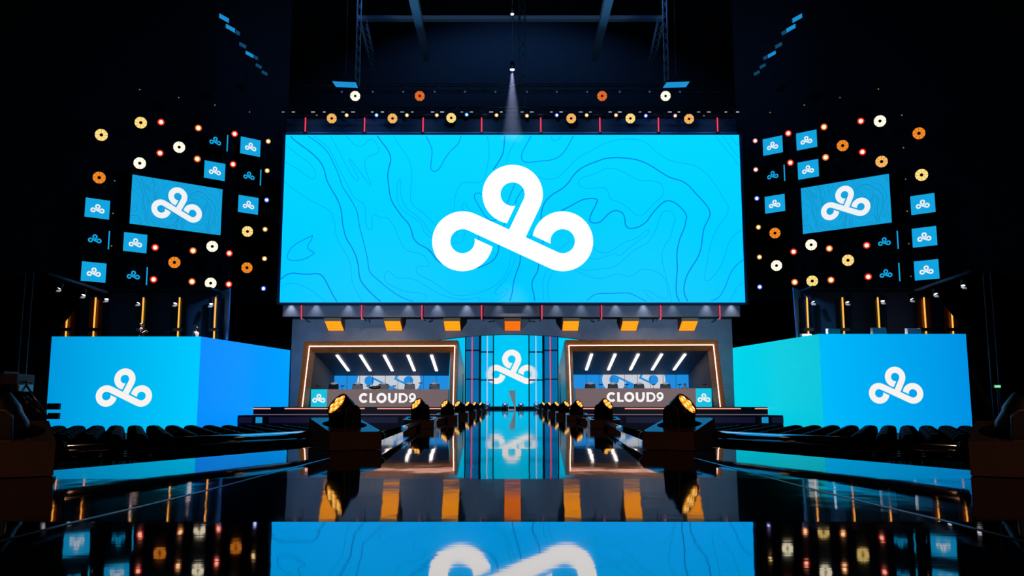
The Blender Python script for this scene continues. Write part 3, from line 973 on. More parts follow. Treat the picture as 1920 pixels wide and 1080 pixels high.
# ------------------------------------------------------------------ LED-clad platforms (caster decks)
def platform(sx):
    nm = 'left' if sx < 0 else 'right'
    D0, D1 = 48.0, 60.5
    if sx < 0:
        fo, fi, far = at(94, 630, D0), at(375, 631, D0), at(544, 664, 60.5)
    else:
        fo, fi, far = at(1812.5, 625, D0), at(1537, 626, D0), at(1371.5, 661.5, 60.5)
    zt = fi.z
    fo.z = fi.z = far.z = zt
    FO = Vector((sx * abs(at(91.5 if sx < 0 else 1817, 710, D0).x), D0, 0))
    FI = Vector((at(373 if sx < 0 else 1540, 710, D0).x, D0, 0))
    FA = Vector((far.x, D1, 0))
    FB = Vector((FO.x, D1, 0))
    t = thing('screen_clad_platform', 'tall %s platform clad in blue led screens with a white emblem, beside the stage' % nm, 'platform', (FI.x, D0, HALLZ))
    o = Vector((FI.x, D0, HALLZ))
    up_ = Vector((0, 0, zt - HALLZ))
    zfl = 3.45

    def pan(a, b, out, name, mt, th=0.08):
        return MB().prism([a - o + Vector((0, 0, HALLZ)), b - o + Vector((0, 0, HALLZ)), b - o + Vector((0, 0, zt)), a - o + Vector((0, 0, zt))], out * th).build(name, mt, t)
    pan(FO, FI, Vector((0, 1, 0)), 'front_screen', 'L_boxL_front' if sx < 0 else 'L_boxR_front')
    sd = (FA - FI).normalized()
    so = Vector((sd.y, -sd.x, 0)) * (-sx)     # away from the runway? fixed below
    if so.x * sx < 0:
        so = -so
    pan(FI, FA, so, 'side_screen', 'L_boxL_side' if sx < 0 else 'L_boxR_side')
    i = 0.2
    base = [Vector((FO.x - sx * 0.02, D0 + 0.12, HALLZ)), Vector((FI.x + sx * 0.14, D0 + 0.12, HALLZ)), Vector((FA.x + sx * 0.14, D1, HALLZ)), Vector((FB.x, D1, HALLZ))]
    MB().prism([p - o for p in base], (0, 0, zfl - HALLZ)).build('deck', 'stage', t)
    mb = MB()
    mb.box(((FO.x + FI.x) / 2 - o.x, 0.14, zt - HALLZ - 0.03), (abs(FO.x - FI.x) - 0.05, 0.2, 0.06))
    mb.build('coping_rail', 'blackmetal', t)
    if sx < 0:
        ec, s = at(232.5, 742.5, D0), 0.35
    else:
        ec, s = at(1680, 737.5, D0), 0.338
    e = s * (at(1060, 740, D0).x - at(960, 740, D0).x) / 100
    emblem_mesh(Vector((ec.x, D0 - 0.015, ec.z)) - o, (1, 0, 0), (0, 0, 1), e).build('emblem', 'L_white', t)
    return zfl, zt


ZFL, ZPT = platform(-1)
ZP = {-1: ZPT, 1: platform(1)[1]}


def terrace(sx):
    nm = 'left' if sx < 0 else 'right'
    DB = 52.0
    if sx < 0:
        xl, xr, ytop = 150, 413, 549
        fin = [(413, 547), (428.5, 554), (425, 637), (417, 635)]
        cols = [(180, 175), (269, 265.8), (337, 333.7), (404.7, 401.4)]
        edge = (127, 125)
        panels = [(205, 262), (284, 322), (353, 388)]
        spots = [(112, 540, 47.5), (157, 552, 48.2), (200, 560, 50.4), (260, 567, 50.4), (329, 568, 50.4), (396, 569, 50.4)]
        mask = [(167, 547), (95, 630), (20, 632), (20, 520), (89, 513)]
        beamp = [(89, 512), (200, 549)]
        poles = (47, 62)
    else:
        xl, xr, ytop = 1768, 1503, 547
        fin = [(1503.7, 546), (1490, 551), (1496, 632), (1500.8, 630)]
        cols = [(1731, 1737.7), (1645, 1650), (1579, 1583), (1512.7, 1516)]
        edge = (1784, 1786)
        panels = [(1662, 1714), (1596, 1634), (1532, 1566)]
        spots = [(1805.6, 534.5, 47.5), (1754, 550, 48.2), (1709, 559.7, 50.4), (1655, 563.6, 50.4), (1588.5, 565.6, 50.4), (1524, 565, 50.4)]
        mask = [(1745, 540), (1820, 624), (1900, 627), (1900, 515), (1822, 509)]
        beamp = [(1822, 508), (1716, 546)]
        poles = (1844, 1858)
    zt = at(960, ytop, DB).z
    xo, xi = at(xl, 590, DB).x - (0.0), at(xr, 590, DB).x
    t = thing('terrace_pavilion', 'dark glazed commentary pavilion on top of the %s platform' % nm, 'pavilion', ((xo + xi) / 2, DB, ZFL + 0.006))
    o = Vector(((xo + xi) / 2, DB, ZFL))
    MB().box((0, 0.1, (zt - ZFL) / 2), (abs(xo - xi), 0.12, zt - ZFL)).build('back_panel', mat('deep_blue_backing_' + nm, (0.02, 0.05, 0.11, 1), 0.5), t)
    for a, b in panels:
        xa_, xb_ = at(a, 590, DB).x, at(b, 590, DB).x
        MB().box(((xa_ + xb_) / 2 - o.x, -0.02, (zt - ZFL) / 2), (abs(xa_ - xb_), 0.08, zt - ZFL - 0.1)).build('wall_panel', 'slate', t)
    MB().box((0, -0.9, zt - ZFL + 0.05), (abs(xo - xi), 2.0, 0.1)).build('roof_edge', 'blackmetal', t)
    f = [at(px, py, D) - o + Vector((-sx * 0.12, 0, 0)) for (px, py), D in zip(fin, (51.9, 50.2, 50.2, 51.9))]
    f[0].z = f[1].z = max(f[0].z, f[1].z)
    f[2].z = f[3].z = ZP[sx] - ZFL + 0.004
    MB().prism(f, (0.06 * sx, 0.0, 0)).build('end_fin', 'bluefin', t)
    # side mask and its roof beam
    mk = [at(px, py, 49.0) for px, py in mask]
    for q_ in mk[1:3]:
        q_.z = HALLZ + 0.01
    mk[1:2] = [Vector((mk[1].x, 49.0, ZP[sx] + 0.02)), Vector((mk[1].x, 49.0, HALLZ + 0.01))]
    mo = Vector((mk[0].x, 49.0, ZP[sx]))
    m_ = MB().prism([p - mo for p in mk], (0, 0.15, 0)).build('side_mask', 'drape', None, 0, mo)
    tag(m_, 'black slanting mask at the outer end of the %s terrace' % nm, 'mask')
    a, b = at(*beamp[0], 44.5), at(beamp[1][0], beamp[1][1] - 1, 49.7)
    bm_ = MB().cyl((0, 0, 0), b - a, 0.07, n=10).build('hanging_rail', mat('blue_grey_pipe_' + nm, (0.1, 0.16, 0.24, 1), 0.4), None, 0, a)
    tag(bm_, 'long thin sloping pipe over the outer end of the %s terrace' % nm, 'pipe')
    for k, px in enumerate(poles):
        p = at(px, 512, 47)
        po = MB().cyl((0, 0, HALLZ), (0, 0, p.z), 0.06, n=8).build('upright_pole', 'trusssteel', None, 0, (p.x, 47, 0))
        tag(po, '%s faint upright pole in the dark beyond the %s terrace' % (['outer', 'inner'][k] if sx < 0 else ['inner', 'outer'][k], nm), 'pole')
    # columns
    allc = [edge] + cols
    for i, (pt, pb) in enumerate(allc):
        D = 50.9
        x = at((pt + pb) / 2, 590, D).x
        c = thing('tube_lamp', '%s glowing orange tube column from the outer end of the %s terrace' % (ORD[i + 1], nm), 'light column', (x, D, ZFL + 0.005), group='light columns on the %s terrace' % nm)
        h = at(960, 552, D).z - ZFL - 0.2
        MB().cyl((0, 0, 0.02), (0, 0, h), 0.046, n=12).build('tube', 'L_col', c)
        vs, fs, n = [], [], 14
        for k in range(n + 1):
            a_ = PI * k / n
            vs += [(0.4 * math.cos(a_), 0.12 + 0.42 * math.sin(a_), 0.02), (0.4 * math.cos(a_), 0.12 + 0.42 * math.sin(a_), h)]
        fs = [(2 * k, 2 * k + 1, 2 * k + 3, 2 * k + 2) for k in range(n)]
        MB().add(vs, fs, True).build('reflector_shell', 'bronze' if i < 2 else M.setdefault('blueshell', mat('blue_black_reflector', (0.03, 0.08, 0.14, 1), 0.2, metal=0.8)), c)
        zz = at(960, 618, D).z - ZFL
        MB().box((0, 0.0, zz), (0.62, 0.16, 0.2)).build('band', 'black', c)
        MB().cyl((0, 0, h), (0, 0, h + 0.12), 0.09, n=12).build('cap', 'steel', c)
    for i, (px, py, D) in enumerate(spots):
        p = at(px, py, D)
        s = thing('hanging_spotlight', '%s white spotlight from the outer end, hung in the %s terrace roof' % (ORD[i + 1], nm), 'spotlight', p, group='spotlights of the %s terrace' % nm)
        rr = Matrix.Rotation(math.radians(150), 4, 'X') @ Matrix.Rotation(math.radians(12 * (i % 3 - 1)), 4, 'Y')
        MB().lathe([(0, -0.3), (0.09, -0.3), (0.13, -0.05), (0.15, 0.08), (0.13, 0.08), (0.12, 0), (0, 0)], rr, 16).build('housing', 'black', s)
        fl = (i + (0 if sx < 0 else 1)) % 6
        mb = MB().lathe([(0.118, 0.005), (0.06, 0.03), (0, 0.035)], rr, 14)
        mb.build('lens', 'L_spot', s)
        d = rr @ Vector((0, 0, 1))
        MB().box((0, 0, 0.2), (0.05, 0.05, 0.3)).build('hanging_yoke', 'blackmetal', s)
        MB().quad(*[Vector(v) + Vector((0, -0.02, -0.1)) for v in ((-0.16, 0, -0.02), (0.16, 0, -0.02), (0.12, -0.18, -0.16), (-0.12, -0.18, -0.16))]).build('barn_door', 'white', s)
        if i > 0:
            ld = bpy.data.lights.new('terrace_spot', 'SPOT')
            ld.energy = 900
            ld.color = (0.86, 0.9, 1.0)
            ld.spot_size = math.radians(75)
            ld.spot_blend = 0.8
            ld.shadow_soft_size = 0.1
            l_ = bpy.data.objects.new('bulb', ld)
            COL.objects.link(l_)
            l_.parent = s
            l_.location = (0, -0.22, -0.32)
            l_.rotation_euler = (math.radians(-6), 0, 0)


terrace(-1)
terrace(1)
# white boxes on the right terrace edge
for i, (a, b, yt, lab) in enumerate([(1502, 1522, 626, 'thin white slab at the inner corner of the right terrace'), (1551, 1575, 616.5, 'slanted white box between two light columns on the right terrace'), (1635, 1662, 614.5, 'bright white box under the middle light column on the right terrace'), (1700, 1727, 615.5, 'shaded blue-white box near the outer light columns on the right terrace')]):
    D, zb_ = (50.2, ZP[1] + 0.012) if i == 0 else (49.35, 4.008)
    p, q = at(a, yt, D), at(b, yt, D)
    h = p.z - zb_
    t = thing('desk_monitor', lab, 'monitor', ((p.x + q.x) / 2, D, zb_), group='white boxes on the right terrace')
    w = q.x - p.x
    MB().prism([(-w / 2, -0.1, 0.0), (w / 2, -0.1, 0.0), (w / 2 * 0.92, -0.05, h), (-w / 2 * 0.92, -0.05, h)], (0, 0.38, 0.03)).build('casing', 'white', t, 0.01)
    MB().box((0, 0.12, 0.005), (w * 0.5, 0.3, 0.01)).build('base', 'black', t)
for sx in (-1, 1):
    nm = 'left' if sx < 0 else 'right'
    t = thing('commentary_desk', 'low black commentary counter behind the parapet of the %s terrace' % nm, 'desk', (sx * 22.3, 49.3, ZFL + 0.005))
    MB().box((0, 0, 0.52), (7.4, 0.7, 0.06)).build('worktop', 'black', t)
    MB().box((0, -0.2, 0.25), (7.2, 0.06, 0.48)).build('modesty_panel', 'black', t)

# ------------------------------------------------------------------ people
def skin_obj(name, verts, edges, radii, mt, parent=None, root=0, sub=2, loc=None):
    me = bpy.data.meshes.new(name)
    me.from_pydata([tuple(v) for v in verts], edges, [])
    me.materials.append(M[mt])
    bm = bmesh.new()
    bm.from_mesh(me)
    lay = bm.verts.layers.skin.verify()
    bm.verts.ensure_lookup_table()
    for v, r in zip(bm.verts, radii):
        v[lay].radius = (r, r) if not isinstance(r, tuple) else r
    bm.verts[root][lay].use_root = True
    bm.to_mesh(me)
    bm.free()
    o = bpy.data.objects.new(name, me)
    COL.objects.link(o)
    o.parent = parent
    s = o.modifiers.new('skin', 'SKIN')
    s.use_smooth_shade = True
    m = o.modifiers.new('sub', 'SUBSURF')
    m.levels = m.render_levels = sub
    return o


def person(label, loc, rz, top, hair, seated=False, hands='chest', hair_len=0.0):
    """local frame: +Y is the way the person faces, origin on what carries the feet or seat"""
    t = thing('person', label, 'person', loc, (0, 0, rz))
    hip = 0.93 if not seated else 0.0
    V, E, R, I = [], [], [], {}

    def v(n, x, y, z, r):
        I[n] = len(V)
        V.append((x, y, z + hip))
        R.append(r)

    def e(a, b):
        E.append((I[a], I[b]))
    v('pelvis', 0, 0, 0, (0.155, 0.115)); v('waist', 0, 0.0, 0.18, (0.14, 0.10)); v('chest', 0, 0.01, 0.38, (0.165, 0.115)); v('neck', 0, 0.01, 0.55, 0.06)
    v('jaw', 0, 0.03, 0.62, (0.062, 0.075)); v('head', 0, 0.03, 0.70, (0.078, 0.095)); v('crown', 0, 0.015, 0.78, (0.055, 0.065))
    for a, b in (('pelvis', 'waist'), ('waist', 'chest'), ('chest', 'neck'), ('neck', 'jaw'), ('jaw', 'head'), ('head', 'crown')):
        e(a, b)
    for s, k in ((-1, 'l'), (1, 'r')):
        v('sh' + k, s * 0.19, 0, 0.47, 0.06)
        e('chest', 'sh' + k)
        if hands == 'chest':
            el, wr = (s * 0.25, 0.06, 0.20), (s * 0.09, 0.27, 0.33 + 0.03 * s)
        else:
            el, wr = (s * 0.25, 0.08, 0.20), (s * 0.17, 0.33, 0.14)
        v('el' + k, *el, 0.045); v('wr' + k, *wr, 0.03)
        e('sh' + k, 'el' + k); e('el' + k, 'wr' + k)
        d = (Vector(wr) - Vector(el)).normalized()
        side = d.cross(Vector((0, 0, 1))).normalized()
        pm = Vector(wr) + d * 0.06
        v('pa' + k, *pm, (0.034, 0.016))
        e('wr' + k, 'pa' + k)
        for j in range(4):
            b0 = pm + d * 0.035 + side * (j - 1.5) * 0.019
            tip = b0 + d * (0.034 + 0.008 * (j in (1, 2))) + Vector((0, 0, -0.015))
            end = tip + d * 0.018 + Vector((0, 0, -0.026))
            v('f%d%s' % (j, k), *b0, 0.009); v('g%d%s' % (j, k), *tip, 0.008); v('h%d%s' % (j, k), *end, 0.007)
            e('pa' + k, 'f%d%s' % (j, k)); e('f%d%s' % (j, k), 'g%d%s' % (j, k)); e('g%d%s' % (j, k), 'h%d%s' % (j, k))
        tb = pm - side * s * 0.035 + d * 0.0 + Vector((0, 0, 0.012))
        v('t0' + k, *tb, 0.010); v('t1' + k, *(tb + d * 0.035 - side * s * 0.012), 0.009)
        e('pa' + k, 't0' + k); e('t0' + k, 't1' + k)
        v('hp' + k, s * 0.09, 0, -0.06, 0.09)
        e('pelvis', 'hp' + k)
        if seated:
            v('kn' + k, s * 0.12, 0.42, -0.03, 0.06); v('an' + k, s * 0.12, 0.44, -0.44, 0.042); v('to' + k, s * 0.13, 0.58, -0.47, 0.035)
        else:
            v('kn' + k, s * 0.10, 0.02, -0.45, 0.06); v('an' + k, s * 0.10, -0.01, -0.86, 0.042); v('to' + k, s * 0.12, 0.13, -0.90, 0.035)
        e('hp' + k, 'kn' + k); e('kn' + k, 'an' + k); e('an' + k, 'to' + k)
    skin_obj('body', V, E, R, 'skin', t)

    def sub(names, pairs, grow, name, mt, root):
        ids = {n: i for i, n in enumerate(names)}
        rr = []
        for n in names:
            r = R[I[n]]
            rr.append(tuple(q + grow for q in r) if isinstance(r, tuple) else r + grow)
        skin_obj(name, [V[I[n]] for n in names], [(ids[a], ids[b]) for a, b in pairs], rr, mt, t, ids[root])
    sub(['pelvis', 'waist', 'chest', 'shl', 'shr', 'ell', 'elr'], [('pelvis', 'waist'), ('waist', 'chest'), ('chest', 'shl'), ('chest', 'shr'), ('shl', 'ell'), ('shr', 'elr')], 0.016, 'shirt', top, 'pelvis')
    sub(['pelvis', 'hpl', 'hpr', 'knl', 'knr', 'anl', 'anr'], [('pelvis', 'hpl'), ('pelvis', 'hpr'), ('hpl', 'knl'), ('hpr', 'knr'), ('knl', 'anl'), ('knr', 'anr')], 0.014, 'trousers', 'trousers', 'pelvis')
    hz_ = 0.715 + hip
    mb = MB().ell((0, -0.012, hz_ + 0.045), (0.092, 0.108, 0.085), Matrix.Rotation(math.radians(14), 3, 'X'))
    if hair_len:
        mb.ell((0, -0.07, hz_ - hair_len / 2), (0.085, 0.05, 0.06 + hair_len / 2))
    mb.build('hair', hair, t)
    fc = MB()
    fc.ell((0, 0.125, hz_ - 0.025), (0.013, 0.02, 0.022))
    for s in (-1, 1):
        fc.ell((s * 0.083, 0.02, hz_ - 0.02), (0.012, 0.022, 0.03))
    fc.build('nose_and_ears', 'skin', t)
    ey = MB()
    for s in (-1, 1):
        ey.ell((s * 0.032, 0.108, hz_ + 0.005), (0.013, 0.012, 0.009))
    ey.ell((0, 0.108, hz_ - 0.07), (0.022, 0.01, 0.006))
    ey.build('eyes_and_mouth', 'hair', t)
    return t


def stool(x, y, z, h, label):
    t = thing('bar_stool', label, 'stool', (x, y, z))
    MB().cyl((0, 0, h - 0.06), (0, 0, h), 0.19, n=20).build('seat', 'black', t)
    MB().cyl((0, 0, 0.02), (0, 0, h - 0.06), 0.03, n=10).build('post', 'steel', t)
    MB().cyl((0, 0, 0), (0, 0, 0.02), 0.22, n=20).build('base', 'steel', t)


p1 = at(265.5, 609.5, 49.9)
person('person in a dark red jersey looking right with hands raised, on the left terrace', (at(265.5, 609.5, 50.45).x, 50.45, at(960, 609.5, 50.45).z - (0.93 + 0.715)), math.radians(-80), 'jersey', 'hair', hands='chest')
zt_ = at(960, 609.5, 50.45).z - 1.645
rs = thing('floor_riser', 'low black riser under the person in the dark red jersey', 'riser', (at(265.5, 609.5, 50.45).x, 50.3, ZFL + 0.004))
MB().box((0, 0, (zt_ - 0.02 - ZFL) / 2), (0.9, 0.5, zt_ - 0.02 - ZFL)).build('deck', 'black', rs)
p2 = at(367.6, 616, 50.1)
zs = p2.z - 0.715 - 0.1
stool(p2.x, 50.1, ZFL + 0.005, zs - ZFL - 0.14, 'black bar stool under the person in the grey blazer')
person('person in a pale grey blazer looking left, on the inner end of the left terrace', (p2.x, 50.1, zs + 0.1), math.radians(75), 'blazer', 'hair2', True, 'desk')
# little microphone and script stand on the left terrace desk
mp = at(316, 622, 49.35)
t = thing('desk_microphone', 'thin black microphone on the desk between the two people on the left terrace', 'microphone', (mp.x, 49.35, ZFL + 0.556))
MB().cyl((0, 0, 0), (0, 0, 0.02), 0.07, n=14).build('base', 'black', t)
MB().cyl((0, 0, 0.02), (0, 0, mp.z - ZFL - 0.55), 0.01, n=6).build('stem', 'black', t)
MB().box((0, 0, mp.z - ZFL - 0.55), (0.26, 0.06, 0.03)).build('head', 'steel', t)

# ------------------------------------------------------------------ header wall and back wall
DH = 59.0
hx = 15.25
zhb = at(960, 640, DH).z
zht = at(960, 560, DH).z
arc = []
for k in range(25):
    u = -1 + 2 * k / 24
    px = 960 + u * 152
    arc.append((at(px, 640, DH).x, at(960, 627 + 13 * u * u, DH).z))
poly = [(-hx, zht), (-hx, zhb)] + arc + [(hx, zhb), (hx, zht)]
struct(MB().prism([(x, DH, z) for x, z in poly][::-1], (0, 0.5, 0)).build('wall_header', 'concrete'))
for sx, nm in ((-1, 'left'), (1, 'right')):
    struct(MB().box((sx * 14.75, DH + 0.25, (zhb + ZU) / 2), (1.0, 0.5, zhb - ZU)).build('wall_pier_' + nm, 'concrete'))
# orange louvre lamps on the header
for i, px in enumerate((627, 737.5, 848, 961, 1070, 1180.5, 1290.5)):
    n_, f_ = at(px, 602.3, 57.7), at(px, 620, DH - 0.03)
    zt2 = f_.z + 1.15
    w = 1.08
    cx = (n_.x + f_.x) / 2
    t = thing('louvre_mount_lamp', '%s orange louvre lamp from the left on the grey header wall' % ORD[i + 1], 'wall lamp', (cx, DH, f_.z), group='orange louvre lamps on the header')
    y0, y1 = 57.7 - DH, -0.03
    zn = n_.z - f_.z
    for s in (-1, 1):
        MB().prism([(s * w / 2, y0, zn), (s * w / 2, y1, 0), (s * w / 2, y1, zt2 - f_.z), (s * w / 2, y0, zt2 - f_.z)], (s * 0.04, 0, 0)).build('side_cheek', 'louvre_box', t)
    MB().box((0, y0 + 0.02, (zn + zt2 - f_.z) / 2), (w, 0.04, zt2 - f_.z - zn)).build('front_panel', 'louvre_box', t)
    mt = 'L_orange_red' if i == 3 else 'L_orange'
    MB().quad((-w / 2, y0, zn), (w / 2, y0, zn), (w / 2, y1, 0.0), (-w / 2, y1, 0.0)).build('light_panel', mt, t)
    for k in range(1, 4):
        u = k / 4
        y, z = y0 + (y1 - y0) * u, zn * (1 - u)
        MB().box((0, y, z - 0.03), (w, 0.012, 0.012)).build('louvre_slat', 'louvre_box', t)

# ------------------------------------------------------------------ centre led wall, glazing, entrance
DC = 77.0
cx0, cx1 = at(790, 700, DC).x, at(1130, 700, DC).x
ct = at(960, 612, DC).z
t = thing('led_entrance_wall', 'tall cyan led wall with a white emblem at the far end of the runway', 'screen', (0, DC, ZR))
MB().box((0, 0.05, (ct - ZR) / 2), (cx1 - cx0, 0.1, ct - ZR)).build('display_panel', 'L_centre', t)
MB().box((0, 0.25, (ct - ZR) / 2), (cx1 - cx0 + 0.2, 0.3, ct - ZR)).build('frame', 'navy', t)
MB().box((0, -0.03, 0.12), (5.4, 0.08, 0.24)).build('base_strip', 'navy', t)
ec = at(959.5, 702, DC)
emblem_mesh((ec.x, -0.012, ec.z - ZR), (1, 0, 0), (0, 0, 1), 0.315 * (at(1060, 700, DC).x - at(960, 700, DC).x) / 100).build('emblem', 'L_white', t)
DG = 75.0
gt = at(960, 616, DG).z
for sx, nm in ((-1, 'left'), (1, 'right')):
    xs = [at(p, 700, DG).x for p in ((873, 900, 925) if sx < 0 else (1046, 1019, 992))]
    t = thing('glazed_screen', 'dark framed glass screen on the %s side of the cyan entrance wall' % nm, 'glass screen', ((xs[0] + xs[2]) / 2, DG, ZR))
    o = Vector(((xs[0] + xs[2]) / 2, DG, ZR))
    for x, w in zip(xs, (0.12, 0.2, 0.1)):
        MB().box((x - o.x, 0, (gt - ZR) / 2), (w, 0.14, gt - ZR)).build('mullion_frame', 'navy', t)
    for a, b, ys in ((0, 1, (657, 711)), (1, 2, (660, 712.5))):
        for y in ys:
            MB().box(((xs[a] + xs[b]) / 2 - o.x, 0, at(960, y, DG).z - ZR), (abs(xs[a] - xs[b]) - 0.1, 0.12, 0.11)).build('transom_frame', 'navy', t)
    MB().box(((xs[0] + xs[1]) / 2 - o.x, 0.03, (gt - ZR) / 2), (abs(xs[0] - xs[1]) - 0.16, 0.02, gt - ZR - 0.02)).build('glass_pane', 'glass_navy', t)
    # ribbed pane
    mb = MB()
    xa_, xb_ = min(xs[1], xs[2]) + 0.08, max(xs[1], xs[2]) - 0.08
    n = 28
    prof = []
    for k in range(n + 1):
        prof.append((xa_ + (xb_ - xa_) * k / n - o.x, 0.03 + (0.012 if k % 2 else 0)))
    vs = [(x, y, z) for z in (0.01, gt - ZR - 0.01) for x, y in prof]
    fs = [(k, k + 1, k + n + 2, k + n + 1) for k in range(n)]
    mb.add(vs, fs)
    mb.add([(x, 0.06, z) for z in (0.01, gt - ZR - 0.01) for x in (xa_ - o.x, xb_ - o.x)], [(0, 2, 3, 1)])
    mb.build('ribbed_pane', 'glass_rib', t)
    for px, mt, w_, kind in ((885 if sx < 0 else 1032, 'L_red', 0.05, 'red'), (913.5 if sx < 0 else 1005, 'L_whitetube', 0.045, 'white')):
        x = at(px, 700, DG - 0.35).x
        tb = thing('upright_light_tube', 'tall %s light tube in front of the %s glass screen' % (kind, nm), 'light tube', (x, DG - 0.35, ZR), group='upright tubes by the entrance')
        MB().cyl((0, 0, 0.06), (0, 0, gt - ZR - 0.1), w_, n=10).build('tube', mt, tb)
        MB().cyl((0, 0, 0), (0, 0, 0.06), 0.1, n=14).build('foot', 'black', tb)

# trophy stand
tp = at(960, 768, 68)
t = thing('trophy_plinth', 'open triangular bronze trophy stand in the middle of the runway end', 'trophy stand', (tp.x, 68, ZR))
zt_ = at(960, 732, 68).z - ZR
px = (at(1060, 750, 68).x - at(960, 750, 68).x) / 100
MB().prism([(-6 * px, 0, zt_), (6 * px, 0, zt_), (7 * px, 0, 0.02), (5.2 * px, 0, 0.02)], (0, 0.25, 0)).build('slanted_leg', 'copper', t, 0.01)
MB().prism([(-7 * px, 0, 0.02), (-6.2 * px, 0, 0.02), (-5.2 * px, 0, zt_), (-6.2 * px, 0, zt_)], (0, 0.25, 0)).build('upright_leg', 'copper', t)
MB().box((0, 0.12, 0.04), (14.5 * px, 0.3, 0.07)).build('base', 'copper', t)

# ------------------------------------------------------------------ team booths
FONT = {}


def ringpoly(c, Ro, Ri, a0, a1, n=28, sx=1.0):
    vs = []
    for k in range(n + 1):
        a = math.radians(a0 + (a1 - a0) * k / n)
        vs += [(c[0] + Ro * sx * math.cos(a), c[1] + Ro * math.sin(a)), (c[0] + (Ri if sx == 1 else (Ro * sx - (Ro - Ri)) / 1.0) * math.cos(a) * 1.0, c[1] + Ri * math.sin(a))]
    return vs, [(2 * k, 2 * k + 1, 2 * k + 3, 2 * k + 2) for k in range(n)]


def rc(x0, y0, x1, y1):
    return [(x0, y0), (x1, y0), (x1, y1), (x0, y1)], [(0, 1, 2, 3)]


SW = 0.26
LET = [
    (0.0, [ringpoly((0.51, 0.5), 0.515, 0.515 - SW, 42, 318)]),
    (1.10, [rc(0, 0, SW, 1), rc(SW, 0, 0.68, 0.2)]),
    (1.84, [ringpoly((0.53, 0.5), 0.53, 0.53 - SW, 0, 360, 40)]),
    (3.05, [rc(0, 0.42, SW, 1), rc(0.70, 0.42, 0.70 + SW, 1), ringpoly((0.4625, 0.43), 0.4625, 0.4625 - SW, 180, 360)]),
    (4.18, [rc(0, 0, SW, 1), rc(SW, 0.8, 0.45, 1), rc(SW, 0, 0.45, 0.2), ringpoly((0.45, 0.5), 0.5, 0.3, -90, 90)]),
    (5.25, [ringpoly((0.36, 0.645), 0.365, 0.365 - 0.2, 0, 360, 36), ringpoly((0.18, 0.60), 0.55, 0.35, -92, 4), rc(0.06, 0.05, 0.2, 0.22)]),
]


def lettering(origin, cap, y):
    mb = MB()
    for x0_, shapes in LET:
        for vs, fs in shapes:
            mb.add([Vector((origin[0] + (x0_ + a) * cap, y, origin[2] + b * cap)) for a, b in vs], fs)
    return mb


PL = Vector((0, 58.6, 0))


